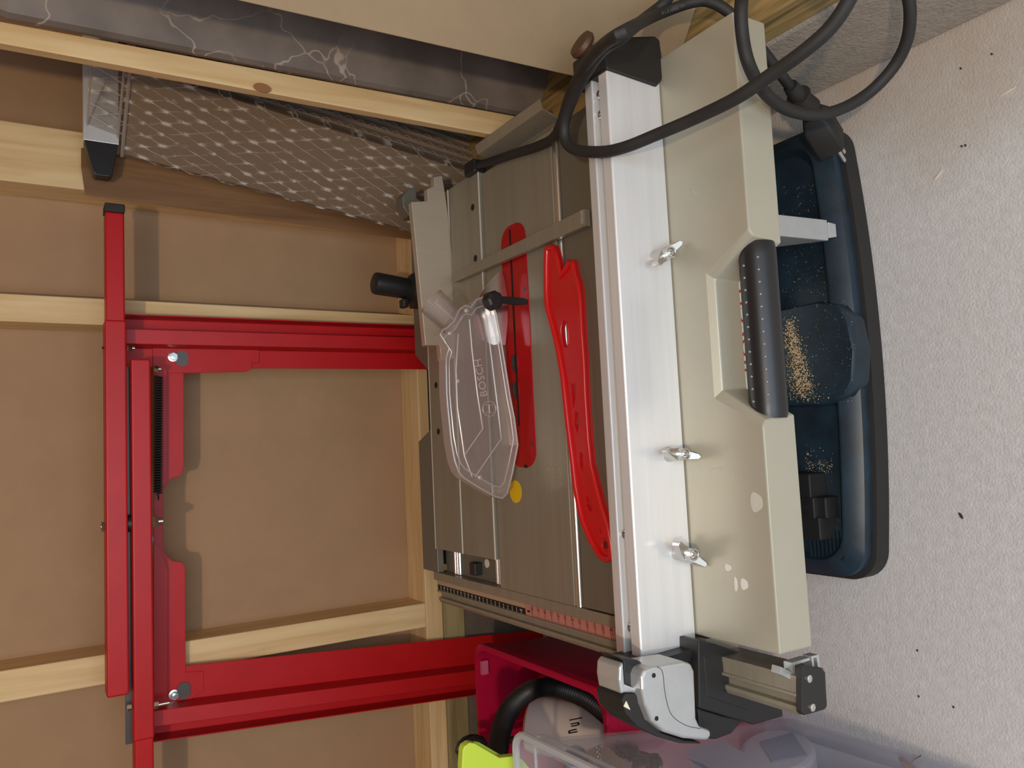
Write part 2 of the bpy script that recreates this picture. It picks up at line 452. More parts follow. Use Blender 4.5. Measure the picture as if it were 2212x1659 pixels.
def hexnut(bm, p, axis, r, h):
    axis = Vector(axis).normalized(); a, b = frame_of(axis); p = Vector(p)
    pts = [p + (a * math.cos(k * PI / 3) + b * math.sin(k * PI / 3)) * r for k in range(6)]
    return extrude(bm, pts, axis * h)

#==SETTING==
# ------------------------------------------------------------------ the shed
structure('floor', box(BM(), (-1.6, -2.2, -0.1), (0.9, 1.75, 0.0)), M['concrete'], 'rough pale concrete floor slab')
structure('wall_back', box(BM(), (-1.25, 1.537, 0.178), (0.9, 1.56, 2.4)), M['panel'], 'tan fibreboard sheathing behind the pine studs')
structure('wall_right', box(BM(), (0.80, -0.80, 0.178), (0.825, 1.537, 2.4)), M['panel'], 'fibreboard sheathing of the side wall by the leaning boards')
b_ = BM(); box(b_, (-1.25, -0.80, 0.0), (-1.22, 1.537, 2.4))
structure('wall_left', b_, M['ceil'], 'fibreboard sheathing of the far side wall')
b_ = BM(); box(b_, (-1.25, -0.83, 0.0), (-0.63, -0.80, 2.4)); box(b_, (0.43, -0.83, 0.0), (0.825, -0.80, 2.4)); box(b_, (-0.63, -0.83, 2.0), (0.43, -0.80, 2.4))
structure('wall_front', b_, M['ceil'], 'fibreboard wall with the open doorway behind the viewer')
structure('ceiling', box(BM(), (-1.25, -0.83, 2.4), (0.83, 1.56, 2.43)), M['ceil'], 'boarded ceiling of the shed')
# concrete kerb, sill timbers and plates
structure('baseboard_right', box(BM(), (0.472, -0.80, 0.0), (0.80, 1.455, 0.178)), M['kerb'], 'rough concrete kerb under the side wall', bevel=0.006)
structure('baseboard_back', box(BM(), (-1.22, 1.455, 0.0), (0.80, 1.56, 0.178)), M['kerb_shaded'], 'concrete kerb under the stud wall')
structure('trim_1', box(BM(), (0.474, -0.80, 0.178), (0.60, 1.455, 0.225)), M['treated_y'], 'greenish treated sill timber on the side kerb', bevel=0.002)
structure('trim_2', box(BM(), (-1.22, 1.450, 0.178), (0.80, 1.537, 0.225)), M['treated_x'], 'greenish treated sill timber under the stud wall', bevel=0.002)
structure('trim_3', box(BM(), (-1.22, 1.455, 0.225), (0.80, 1.537, 0.262)), M['pine_x'], 'pine sole plate the studs stand on', bevel=0.002)
def stud(n, x0, x1, label):
    structure('trim_%d' % n, box(BM(), (x0, 1.455, 0.262), (x1, 1.537, 2.4)), M['pine'], label, bevel=0.002)
stud(4, 0.2355, 0.280, 'pine stud behind the top of the red stand')
stud(5, -0.349, -0.302, 'pine stud beside the left leg of the red stand')
stud(6, 0.463, 0.562, 'double pine stud behind the wrapped boards')
stud(7, -0.95, -0.905, 'pine stud left of the plastic bin')

#==SAW==
# ------------------------------------------------------------------ table saw
T = 0.33
saw = thing('table_saw', 'portable table saw with grey aluminium top and dark blue base on the floor', 'table saw', (0.1, 0.9, 0.0))
# base: rubber foot, chamfered blue tray
def base_loop(inset, z, r=0.035):
    pts = rrect(-0.192 + inset, 0.618 + inset, 0.412 - inset, 1.21 - inset, r, 8)
    # subdivide and bulge the front edge
    out = []
    n = len(pts)
    for i in range(n):
        a, b2 = Vector(pts[i]), Vector(pts[(i + 1) % n])
        k = 14 if (b2 - a).length > 0.2 else 1
        for j in range(k): out.append(a.lerp(b2, j / k))
    res = []
    for p in out:
        y = p.y
        if y < 0.75: y -= 0.018 * max(0.0, 1 - ((p.x - 0.11) / 0.30) ** 2) * (0.75 - y) / 0.13
        res.append(Vector((p.x, y, z)))
    return res
bb = BM(); loft(bb, [base_loop(0.004, 0.0), base_loop(0.0, 0.003), base_loop(0.0, 0.029), base_loop(0.005, 0.030)])
link('rubber_foot', bb, M['rubber'], saw, smooth=True)
bb = BM(); loft(bb, [base_loop(0.005, 0.0302), base_loop(0.005, 0.046), base_loop(0.023, 0.060), base_loop(0.026, 0.060), base_loop(0.034, 0.050)])
base = link('base', bb, M['navy'], saw, smooth=True)
bb = BM(); box(bb, (-0.165, 0.71, 0.048), (0.385, 1.17, 0.30))
link('motor_housing', bb, M['navy'], saw, bevel=0.012)
# dust chute block that bulges over the front rim
ch = [(0.036, 0.715), (0.034, 0.64), (0.044, 0.612), (0.062, 0.600), (0.10, 0.594), (0.14, 0.600), (0.160, 0.612), (0.170, 0.64), (0.170, 0.715)]
bb = BM(); loft(bb, [[Vector((x, y, z)) for x, y in [(0.103 + (px - 0.103) * s, 0.66 + (py - 0.66) * s) for px, py in ch]] for z, s in ((0.036, 1.0), (0.060, 1.0), (0.066, 0.985), (0.069, 0.955))])
link('dust_chute', bb, M['navy'], saw, smooth=True)
# ribbed step on the tray
bb = BM()
for k in range(9): box(bb, (-0.166, 0.642 + k * 0.006, 0.049), (-0.128, 0.645 + k * 0.006, 0.056))
box(bb, (-0.17, 0.64, 0.048), (-0.12, 0.70, 0.052))
link('ribbed_step', bb, M['navy'], saw)
bb = BM(); cyl(bb, (-0.158, 0.646, 0.054), (-0.158, 0.646, 0.0575), 0.0055, seg=14)
link('screw_hole', bb, M['black'], saw)
# accessory bracket of black plastic on the tray, two sockets
bb = BM()
box(bb, (-0.085, 0.665, 0.049), (-0.053, 0.72, 0.082)); box(bb, (-0.110, 0.648, 0.049), (-0.083, 0.72, 0.076)); box(bb, (-0.137, 0.655, 0.049), (-0.108, 0.72, 0.082))
box(bb, (-0.110, 0.66, 0.07), (-0.083, 0.72, 0.084))
so = link('accessory_clip', bb, M['black'], saw, bevel=0.0015)
for xx in (-0.0895, -0.1030):
    bb = BM(); cyl(bb, (xx, 0.671, 0.0835), (xx, 0.671, 0.0848), 0.0046, seg=16); link('socket', bb, M['ink'], so, smooth=True)
# name plate seen behind the carry handle
bb = BM(); z0, z1 = 0.072, 0.162
pl = [(0.055, z0 + 0.008), (0.075, z0), (0.185, z0), (0.206, z0 + 0.008), (0.206, z1 - 0.006), (0.200, z1), (0.062, z1), (0.055, z1 - 0.006)]
extrude(bb, [(x, 0.704, z) for x, z in pl], (0, 0.004, 0))
np_ = link('name_plate', bb, M['cream'], saw)
link('brand_lettering', text_bm('BOSCH', 0.034, (0.0815, 0.7033, 0.1255), (1, 0, 0), (0, 0, 1), 0.0003, space=1.02), M['logo_red'], np_)
# metal strut that hangs below the extension
bb = BM()
extrude(bb, [(0.245, 0.645, 0.286), (0.272, 0.645, 0.286), (0.272, 0.620, 0.066), (0.245, 0.620, 0.066)], (0, 0.002, 0))
extrude(bb, [(0.245, 0.6468, 0.286), (0.245, 0.70, 0.286), (0.245, 0.70, 0.13), (0.245, 0.622, 0.066)], (0.002, 0, 0))
extrude(bb, [(0.2705, 0.6468, 0.286), (0.2705, 0.70, 0.286), (0.2705, 0.70, 0.13), (0.2705, 0.622, 0.066)], (0.0015, 0, 0))
extrude(bb, [(0.248, 0.6185, 0.066), (0.269, 0.6185, 0.066), (0.267, 0.616, 0.054), (0.250, 0.616, 0.054)], (0, 0.003, 0))
link('strut', bb, M['galv'], saw, bevel=0.0008)

# table plates
b1 = BM(); box(b1, (-0.212, 0.852, 0.312), (0.432, 1.042, T))
tt = link('table_top', b1, M['table'], saw, bevel=0.0012)
b1 = BM(); tube(b1, [(-0.212, 0.846, 0.3245), (0.432, 0.846, 0.3245)], 0.0055, 14); box(b1, (-0.212, 0.840, 0.312), (0.432, 0.852, 0.322))
link('table_edge', b1, M['alu'], tt, smooth=True)
# extension: flat top, bevelled handle notch, front skirt
nx0, nx1, nyb, yF, zB = 0.0085, 0.2065, 0.583, 0.522, 0.282
c1, c2 = 0.041, 0.174
ext = BM()
top_out = [(-0.210, yF, T), (nx0 - 0.003, yF, T), (c1, nyb, T), (c2, nyb, T), (nx1 + 0.003, yF, T), (0.400, yF, T), (0.432, yF + 0.002, T), (0.432, 0.832, T), (-0.210, 0.832, T)]
ext_top = [(-0.210, yF + 0.0), (c1 - 0.033, yF)]
V = lambda *a: ext.verts.new(a)
bw = 0.0075
o = [V(-0.210, yF, T), V(nx0, yF, T), V(c1, nyb, T), V(c2, nyb, T), V(nx1, yF, T), V(0.432, yF, T), V(0.432, 0.832, T), V(-0.210, 0.832, T)]
ext.faces.new(o)
# bevel strip around the notch, then its walls
i_ = [V(nx0 + bw * 0.9, yF, T - 0.0055), V(c1 + 0.008, nyb - bw, T - 0.0055), V(c2 - 0.008, nyb - bw, T - 0.0055), V(nx1 - bw * 0.9, yF, T - 0.0055)]
l_ = [V(nx0 + bw * 0.9 + 0.004, yF, zB), V(c1 + 0.0095, nyb - bw - 0.003, 0.2915), V(c2 - 0.0095, nyb - bw - 0.003, 0.2915), V(nx1 - bw * 0.9 - 0.004, yF, zB)]
for k in range(3):
    ext.faces.new((o[1 + k], o[2 + k], i_[k + 1], i_[k])); ext.faces.new((i_[k], i_[k + 1], l_[k + 1], l_[k]))
fl = [V(-0.210, yF, zB), V(0.432, yF, zB), V(0.432, 0.832, zB), V(-0.210, 0.832, zB)]
ext.faces.new((o[0], o[1], i_[0], l_[0], fl[0])); ext.faces.new((o[5], fl[1], l_[3], i_[3], o[4]))
ext.faces.new((o[5], o[6], fl[2], fl[1])); ext.faces.new((o[6], o[7], fl[3], fl[2])); ext.faces.new((o[7], o[0], fl[0], fl[3]))
ext.faces.new((fl[0], l_[0], l_[1], l_[2], l_[3], fl[1], fl[2], fl[3]))
ex_o = link('table_extension', ext, M['beige'], saw, bevel=0.0016)
ib = BM(); box(ib, (-0.2095, 0.677, T - 0.002), (0.4315, 0.8315, T + 0.0006)); link('inner_plate', ib, M['table_dark'], ex_o, bevel=0.0003)
# paint spots and a glue dot on the extension
for nm, u, v, w, h in (('glue_spot', 1634, 1085, 0.0095, 0.0090), ('paint_spot', 1573, 1226, 0.0035, 0.005), ('paint_spot', 1590, 1262, 0.007, 0.0025), ('paint_spot', 1608, 1262, 0.0055, 0.0055)):
    p = P(u, v, z=T); bb = BM()
    extrude(bb, [(p.x + w * math.cos(t) * (1 + 0.15 * math.sin(3 * t)), p.y + h * math.sin(t) * 0.9 * (1 + 0.1 * math.cos(2 * t)), T + 0.0000) for t in (2 * PI * k / 16 for k in range(16))], (0, 0, 0.0004))
    link(nm, bb, M['glue'] if nm == 'glue_spot' else M['paint'], ex_o)
bb = BM()
for (u0, v0), (u1, v1) in (((1531, 1015), (1556, 1010)), ((1548, 1013), (1562, 1011)), ((1573, 1003), (1590, 997)), ((1580, 996), (1597, 990)), ((1583, 1012), (1586, 1008)), ((1497, 412), (1512, 425))):
    a, c_ = P(u0, v0, z=T + 0.0002), P(u1, v1, z=T + 0.0002); d = (c_ - a).normalized(); n = Vector((-d.y, d.x, 0)) * 0.0004
    bb = BM(); extrude(bb, [a + n, a - n, c_ - n * 0.4, c_ + n * 0.4], (0, 0, 0.0002)); link('scratch', bb, M['glue'], ex_o)
# black ribbed carry grip
prof = []
gx0, gx1 = 0.0165, 0.1965
loops = []
for k in range(25):
    t = k / 24; x = gx0 + (gx1 - gx0) * t
    s = 1.0 if 0.03 < t < 0.97 else 0.93
    yc = 0.5365; zc = 0.3025
    loops.append([Vector((x, yc + 0.0185 * s * math.cos(a), zc + 0.0195 * s * math.sin(a))) for a in (2 * PI * j / 24 for j in range(24))])
gb = BM(); loft(gb, loops); grip = link('carry_grip', gb, M['grip'], saw, smooth=True)
gb = BM()
for row, ang in ((0, 1.45), (1, 2.30)):
    for k in range(12):
        x = 0.034 + k * 0.0126 + row * 0.006
        yc = 0.5365 + 0.0185 * math.cos(ang); zc = 0.3025 + 0.0195 * math.sin(ang)
        n = Vector((0, math.cos(ang), math.sin(ang)))
        lathe(gb, Vector((x, yc, zc)) - n * 0.0004, n, [(0, 0.0016), (0.0010, 0.0013), (0.0015, 0.0006)], 8)
link('grip_studs', gb, M['stud'], grip, smooth=True)

# red insert with blade slot
def ring_on_table(px, z): return [P(u, v, z=z) for u, v in px]
ins = rrect(-0.030, 0.924, 0.328, 0.992, 0.026, 6)
ib = BM(); extrude(ib, [(x, y, T - 0.001) for x, y in ins], (0, 0, 0.0022))
insert = link('table_insert', ib, M['red_gloss'], saw, bevel=0.0005)
ib = BM(); box(ib, (0.03, 0.9625, T + 0.0005), (0.322, 0.9665, T + 0.0018)); link('blade_slot', ib, M['ink'], insert)
for xx, yy in ((0.003, 0.932), (0.226, 0.931)):
    ib = BM(); cyl(ib, (xx, yy, T + 0.0008), (xx, yy, T + 0.0016), 0.0028, seg=12); link('screw', ib, M['dark_steel'], insert)
ib = BM(); box(ib, (-0.0305, 0.948, T + 0.0008), (-0.026, 0.956, T + 0.0018)); link('finger_notch', ib, M['ink'], insert)
# saw blade teeth peeping through the slot
ib = BM()
for u, v in ((1094, 790), (1099, 848)):
    q = P(u, v, z=T + 0.002); x = q.x
    extrude(ib, [(x - 0.014, 0.9675, T + 0.001), (x + 0.014, 0.9675, T + 0.001), (x + 0.012, 0.9675, T + 0.006), (x - 0.002, 0.9675, T + 0.007), (x - 0.010, 0.9675, T + 0.003)], (0, 0.0026, 0))
link('saw_blade', ib, M['dark_steel'], saw)
# riving knife
kn = [P(1092, 745, y=0.963), P(1097, 690, y=0.963), P(1096, 640, y=0.963), P(1090, 605, y=0.963), P(1086, 590, y=0.963), P(1079, 585, y=0.963), P(1062, 603, y=0.963), P(1040, 632, y=0.963), P(1026, 660, y=0.963), P(1025, 700, y=0.963), P(1040, 735, y=0.963), P(1065, 745, y=0.963)]
ib = BM(); extrude(ib, kn, (0, 0.0022, 0)); link('riving_knife', ib, M['steel'], saw)
# table sticker
p = P(1114, 1062, z=T); ib = BM()
extrude(ib, [(p.x + 0.0165 * math.cos(t), p.y + 0.0165 * math.sin(t), T + 0.0001) for t in (2 * PI * k / 32 for k in range(32))], (0, 0, 0.0003))
link('round_sticker', ib, M['yellow'], tt)
# clear blade guard: two cheeks, a rim wall, ridges, hose port, clamp lever
GY = 0.945
go = [(1029.5, 647), (1046, 641), (1062, 655), (1071, 677.5), (1080, 723), (1102, 860), (1110.5, 903), (1118, 961.5), (1106, 1023), (1095.5, 1065.5), (1085, 1076), (1068, 1071.5), (1040, 1056), (1015.6, 1041), (1002, 1032), (991.5, 1020), (982.5, 996), (975, 955.5), (967.4, 880), (965, 850), (964, 795), (964, 773), (970, 751.6), (958, 733.6), (951, 722.7), (955, 713.7), (966, 708), (980, 695), (993, 668), (1006, 660), (1017, 664)]
gpts = [P(u, v, y=GY) for u, v in go]
gc = sum(gpts, Vector()) / len(gpts)
guard_b = BM(); extrude(guard_b, gpts, (0, 0.0015, 0)); extrude(guard_b, [q + Vector((0, 0.022, 0)) for q in gpts], (0, 0.0015, 0))
guard = link('blade_guard', guard_b, M['clear'], saw)
gb = BM(); extrude(gb, gpts, (0, 0.022, 0), caps=False); link('guard_rim', gb, M['clear_edge'], guard)
gb = BM(); tube(gb, gpts, 0.0016, 8, closed=True)
inner = [gc + (q - gc) * 0.9 for q in gpts]
tube(gb, [q + Vector((0, -0.0008, 0)) for q in inner], 0.0010, 6, closed=True)
for rid in ([(1014, 690), (1020, 760), (1031, 850), (1043, 926), (1003, 984)], [(1050, 680), (1060, 760), (1075, 880), (1083, 948), (1026, 1030)], [(990, 722), (985, 800), (988, 880), (1003, 984), (1020, 1030)]):
    tube(gb, [P(u, v, y=GY - 0.0010) for u, v in rid], 0.0011, 6)
link('guard_ridges', gb, M['clear_edge'], guard, smooth=True)
for u, v in ((988, 823), (1036, 1031), (1007, 671), (971, 720)):
    q = P(u, v, y=GY); gb = BM(); lathe(gb, q + Vector((0, -0.003, 0)), (0, 1, 0), [(0, 0.0015), (0.001, 0.0032), (0.003, 0.0036)], 14); link('rivet', gb, M['clear_edge'], guard, smooth=True)
gb = BM(); tx = P(1053, 856, y=GY); tx2 = P(1041, 793, y=GY)
text_into(gb, 'BOSCH', 0.0165, tx + Vector((0.0, -0.0008, 0)), tx2 - tx, (RW @ Vector((-1, 0, 0))) * 0 + Vector((-(tx2 - tx).z, 0, (tx2 - tx).x)), 0.0004)
cc = P(1057, 883, y=GY - 0.001)
tube(gb, [cc + Vector((0.0105 * math.cos(t), 0, 0.0105 * math.sin(t))) for t in (2 * PI * k / 28 for k in range(28))], 0.0006, 6, closed=True)
for s in (-1, 1):
    tube(gb, [cc + Vector((0.0052 * s, 0, z)) for z in (-0.006, 0.006)], 0.0006, 6)
tube(gb, [cc + Vector((x, 0, 0)) for x in (-0.0052, 0.0052)], 0.0006, 6)
link('embossed_lettering', gb, M['clear_edge'], guard)
gb = BM()
mouth = (P(914, 672, y=GY + 0.02) + P(950, 631, y=GY + 0.02)) / 2; root = (P(963, 712, y=GY + 0.02) + P(998, 680, y=GY + 0.02)) / 2
tube(gb, [mouth, root], 0.0205, 28, cap=False); tube(gb, [mouth, root], 0.0188, 28, cap=False)
port = link('hose_port', gb, M['clear'], guard, smooth=True)
ax = (root - mouth).normalized(); aa, ab = frame_of(ax); gb = BM()
for c_, rr in ((mouth, 0.0196), (root, 0.0205)):
    tube(gb, [c_ + (aa * math.cos(t) + ab * math.sin(t)) * rr for t in (2 * PI * k / 30 for k in range(30))], 0.0013, 6, closed=True)
link('port_lip', gb, M['clear_edge'], guard, smooth=True)
gb = BM(); q = P(1063, 650, y=0.935); lathe(gb, q + Vector((0, -0.012, 0)), (0, 1, 0), [(0, 0.010), (0.003, 0.0135), (0.016, 0.014), (0.020, 0.012)], 8)
q2 = P(1132, 651, y=0.926)
extrude(gb, [q + Vector((0.0055, -0.012, 0)), q + Vector((-0.0055, -0.012, 0)), q2 + Vector((-0.0048, 0, -0.002)), q2 + Vector((-0.003, 0, -0.006)), q2 + Vector((0.003, 0, -0.006)), q2 + Vector((0.0048, 0, -0.002))], (0, 0.007, 0))
link('clamp_lever', gb, M['black'], guard, bevel=0.001)

# sliding carriage with its rails
xL, xR = -0.170, 0.440
cb = BM(); box(cb, (xL, 1.047, 0.3185), (xR - 0.0, 1.147, 0.3335)); box(cb, (xL, 1.152, 0.3185), (xR, 1.252, 0.3335)); box(cb, (xL, 1.140, 0.3185), (xR, 1.16, 0.329))
car = link('sliding_carriage', cb, M['table'], saw, bevel=0.0009)
cb = BM(); tube(cb, [(xL, 1.0475, 0.333), (xR, 1.0475, 0.333)], 0.0016, 8); tube(cb, [(xL, 1.1525, 0.333), (xR, 1.1525, 0.333)], 0.0016, 8); tube(cb, [(xL, 1.252, 0.333), (xR, 1.252, 0.333)], 0.0014, 8)
link('edge_beads', cb, M['edge'], car, smooth=True)
for u, v in ((1021, 448), (1027, 558)):
    p = P(u, v, z=0.3335); cb = BM(); cyl(cb, (p.x, p.y, 0.333), (p.x, p.y, 0.3338), 0.0055, seg=16); link('screw_hole', cb, M['ink'], car)
for u, v in ((942, 832), (947, 932)):
    p = P(u, v, z=0.3335); cb = BM(); cyl(cb, (p.x, p.y, 0.333), (p.x, p.y, 0.3338), 0.0055, seg=16); link('screw_hole', cb, M['ink'], car)
# grey side cover with a cut-out
cut = [(935, 800), (913, 752), (889, 742), (889, 600), (884, 520)]
fl_ = [(0.40, 1.254), (-0.212, 1.254), (-0.212, 1.314), (0.018, 1.314), (0.040, 1.256), (0.140, 1.256), (0.178, 1.314), (0.40, 1.314)]
fb = BM(); extrude(fb, [(x, y, 0.318) for x, y in fl_], (0, 0, 0.012)); side = link('side_cover', fb, M['table_dark'], saw, bevel=0.001)
fb = BM(); box(fb, (-0.20, 1.256, 0.14), (0.40, 1.305, 0.312)); link('side_wall', fb, M['black'], saw)
fb = BM(); box(fb, (-0.212, 0.70, 0.296), (0.432, 1.256, 0.3115)); link('table_underframe', fb, M['table_dark'], saw)
# carriage guide rails at the open end
for y0 in (1.055, 1.196):
    fb = BM()
    for k in range(3): tube(fb, [(-0.2115, y0 + 0.004 + k * 0.008, 0.3145), (xL + 0.01, y0 + 0.004 + k * 0.008, 0.3145)], 0.0032, 8)
    link('guide_rail', fb, M['alu'], saw, smooth=True)
fb = BM(); box(fb, (-0.204, 1.128, 0.311), (-0.184, 1.146, 0.326)); link('stop_block', fb, M['black'], saw, bevel=0.0015)
fb = BM(); cyl(fb, (-0.184, 1.112, 0.3112), (-0.184, 1.112, 0.3122), 0.007, seg=16); link('lock_hole', fb, M['cream'], saw)

# front rail with two scales
rp_ = [(-0.2125, 0.3285), (-0.2260, 0.3285), (-0.2265, 0.3222), (-0.2440, 0.3212), (-0.2450, 0.3235), (-0.2475, 0.3235), (-0.2485, 0.3140), (-0.2570, 0.3140), (-0.2580, 0.3200), (-0.2620, 0.3200), (-0.2665, 0.3175), (-0.2675, 0.3120), (-0.2640, 0.2800), (-0.2125, 0.2800)]
rb = BM(); extrude(rb, [(x, 0.62, z) for x, z in rp_], (0, 1.275 - 0.62, 0)); extrude(rb, [(x, 0.512, z) for x, z in [(-0.2290, 0.3215)] + rp_[3:13] + [(-0.2290, 0.2800)]], (0, 0.108, 0))
rail = link('front_rail', rb, M['table'], saw, bevel=0.0004)
rb = BM(); extrude(rb, [(-0.2270, 0.70, 0.3223), (-0.2438, 0.70, 0.3213), (-0.2438, 0.70, 0.3217), (-0.2270, 0.70, 0.3227)], (0, 0.286, 0))
link('reddish_scale', rb, M['pink_scale'], rail)
rb = BM(); extrude(rb, [(-0.2270, 0.987, 0.3223), (-0.2350, 0.987, 0.3218), (-0.2350, 0.987, 0.3222), (-0.2270, 0.987, 0.3227)], (0, 0.286, 0))
link('pale_strip', rb, M['pale_scale'], rail)
rb = BM(); extrude(rb, [(-0.2351, 0.987, 0.3218), (-0.2438, 0.987, 0.3213), (-0.2438, 0.987, 0.3217), (-0.2351, 0.987, 0.3222)], (0, 0.286, 0))
link('black_scale', rb, M['ink'], rail)
ey = Vector((0.0175, 0, 0.001)); exd = Vector((0, -1, 0)); y0c = 0.968
rb = BM()
for k in range(0, 16):
    y = y0c - 0.01635 * k
    box(rb, (-0.2436, y - 0.0003, 0.3216), (-0.2400, y + 0.0003, 0.3221))
    box(rb, (-0.2305, y - 0.0003, 0.3222), (-0.2272, y + 0.0003, 0.3229))
    for q in (1, 2, 3, 4):
        yy = y - 0.00327 * q
        box(rb, (-0.2436, yy - 0.00015, 0.3216), (-0.2418, yy + 0.00015, 0.3221)); box(rb, (-0.2290, yy - 0.00015, 0.3222), (-0.2272, yy + 0.00015, 0.3229))
    text_into(rb, str(k), 0.0065, (-0.2396, y, 0.3219), exd, ey, 0.0002, 'CENTER')
    text_into(rb, str(60 - k), 0.0065, (-0.2350, y, 0.3222), exd, ey, 0.0002, 'CENTER')
box(rb, (-0.2392, y0c + 0.006, 0.3217), (-0.2362, y0c + 0.013, 0.3222))
link('scale_figures', rb, M['ink'], rail)
rb = BM()
for k in range(0, 22):
    y = 0.9985 + 0.0125 * k
    box(rb, (-0.2436, y - 0.0004, 0.3216), (-0.2408, y + 0.0004, 0.3221))
    if k: text_into(rb, str(k), 0.0050, (-0.2402, y, 0.3219), exd, ey, 0.0002, 'CENTER')
text_into(rb, 'mm', 0.0045, (-0.2400, 0.9985, 0.3220), exd, ey, 0.0002, 'CENTER')
link('pale_scale_figures', rb, M['white_ink'], rail)
rb = BM(); cap_ = [P(1732, 1440, y=0.505), P(1776, 1443, y=0.505), P(1783, 1452, y=0.505), P(1787, 1525, y=0.505), P(1782, 1533, y=0.505), P(1738, 1546, y=0.505), P(1733, 1540, y=0.505)]
extrude(rb, cap_, (0, 0.007, 0)); ec = link('rail_end_cap', rb, M['black'], rail, bevel=0.0008)
for u, v in ((1747, 1466), (1754, 1528)):
    q = P(u, v, y=0.505); rb = BM(); lathe(rb, q + Vector((0, -0.002, 0)), (0, 1, 0), [(0, 0.002), (0.0006, 0.0036), (0.002, 0.0040)], 16); link('cap_screw', rb, M['steel'], ec, smooth=True)
# telescopic slide profile beside the extension
rb = BM()
extrude(rb, [P(u, v, y=0.519) for u, v in ((1686, 1440), (1712, 1453), (1711, 1432), (1748, 1421), (1750, 1426), (1717, 1437), (1718, 1460), (1738, 1452), (1740, 1457), (1713, 1470), (1684, 1456))], (0, 0.010, 0))
extrude(rb, [P(u, v, y=0.519) for u, v in ((1752, 1418), (1768, 1414), (1772, 1440), (1767, 1442), (1764, 1420), (1757, 1422), (1760, 1444), (1756, 1446))], (0, 0.010, 0))
link('slide_profile', rb, M['galv'], saw)
# outfeed bracket of folded sheet along the right edge
ab_ = BM(); ang = [(0.433, 0.300), (0.447, 0.317), (0.4555, 0.3455), (0.4690, 0.3500), (0.4715, 0.3475), (0.4578, 0.3430), (0.4495, 0.3155), (0.4355, 0.2985)]
extrude(ab_, [(x, 0.845, z) for x, z in ang], (0, 0.18, 0)); link('outfeed_bracket', ab_, M['table'], saw, bevel=0.0006)

# mains cable: one lead from the rear corner, looped over the fence and down to the kerb
cp = [P(1032, 357, z=0.335), P(1060, 349, z=0.338), P(1110, 332, z=0.340), P(1160, 316, z=0.342), P(1195, 297, z=0.346), P(1213, 262, z=0.365), P(1232, 205, z=0.40), P(1262, 145, z=0.445), P(1300, 100, z=0.465), P(1352, 66, z=0.475), P(1420, 32, y=0.62), P(1500, 4, y=0.60), P(1545, 8, y=0.585), P(1592, 42, y=0.575), P(1640, 100, y=0.57), P(1690, 165, y=0.575), P(1716, 200, y=0.58)]
cb = BM(); tube(cb, catmull(cp, 8), 0.0063, 14)
cord = link('power_cord', cb, M['rubber'], saw, smooth=True)
ta_, tb2 = P(1424, 30, y=0.6185), P(1498, 4, y=0.6005); tn_ = (CAMP - ta_).normalized(); tx_ = (tb2 - ta_).normalized(); ty_ = tn_.cross(tx_).normalized()
link('cord_print', text_bm('3X1.5 mm2 TA', 0.0050, ta_ + tn_ * 0.0066 - ty_ * 0.002, tx_, ty_, 0.0002), M['dark_steel'], cord)
cp2 = [P(1480, -60, y=0.62), P(1440, 0, y=0.622), P(1400, 34, y=0.625), P(1345, 78, z=0.462), P(1300, 110, z=0.452), P(1262, 165, z=0.435), P(1232, 225, z=0.425), P(1219, 268, z=0.420), P(1222, 305, z=0.417), P(1245, 324, z=0.4155), P(1300, 328, z=0.4155), P(1350, 318, z=0.412), P(1420, 290, z=0.40), P(1500, 256, z=0.39), P(1590, 212, z=0.385), P(1660, 165, z=0.38), P(1740, 108, z=0.375), P(1800, 52, z=0.37), P(1842, -20, z=0.37), P(1840, -80, z=0.38), P(1700, -130, z=0.40), P(1620, -60, z=0.39), P(1602, 0, z=0.375), P(1603, 70, z=0.365), P(1618, 140, z=0.355), P(1652, 200, z=0.32), P(1700, 236, z=0.28), P(1760, 248, z=0.24), P(1820, 234, z=0.20), P(1880, 198, z=0.17), P(1930, 145, z=0.16), P(1958, 90, z=0.165), P(1966, 30, z=0.18), P(1958, -40, z=0.20)]
cb = BM(); tube(cb, catmull(cp2, 8), 0.0063, 14)
link('cord_loop', cb, M['rubber'], cord, smooth=True)
ib = BM(); box(ib, (0.436, 1.045, 0.318), (0.458, 1.078, 0.342)); link('cord_grommet', ib, M['black'], cord, bevel=0.003)
pa, pb = P(1712, 192, y=0.578), P(1754, 246, y=0.59); d_ = (pb - pa).normalized()
cb = BM(); lathe(cb, pa - d_ * 0.006, d_, [(0, 0.0085), (0.020, 0.0105), (0.0205, 0.0145), (0.0225, 0.0150), (0.0235, 0.0115), (0.048, 0.0155)], 18)
pc, pd = pb + d_ * 0.0, P(1797, 316, y=0.596)
# rectangular plug body
e1 = (pd - pc).normalized(); e2 = e1.cross(Vector((0.55, -0.75, 0.35))).normalized(); e3 = e1.cross(e2)
L_ = (pd - pc).length
PZ = 0.006 if e3.dot(CAMP - pc) > 0 else -0.006
def pp(a, b2, c_): return pc + e1 * a + e2 * b2 + e3 * c_
loft(cb, [[pp(0, x, y) for x, y in rrect(-0.014, -0.012, 0.014, 0.012, 0.004, 3)], [pp(0.012, x, y) for x, y in rrect(-0.0225, -0.0165, 0.0225, 0.0165, 0.005, 3)], [pp(L_ - 0.004, x, y) for x, y in rrect(-0.0225, -0.0165, 0.0225, 0.0165, 0.004, 3)], [pp(L_, x, y) for x, y in rrect(-0.021, -0.015, 0.021, 0.015, 0.004, 3)]])
link('plug', cb, M['rubber'], cord, smooth=True)
for s in (-1, 1):
    cb = BM(); tube(cb, [pp(L_ - 0.002, s * 0.0095, PZ), pp(L_ + 0.021, s * 0.0095, PZ), pp(L_ + 0.023, s * 0.0095, PZ)], [0.0026, 0.0026, 0.0014], 12); link('plug_pin', cb, M['alu'], cord, smooth=True)

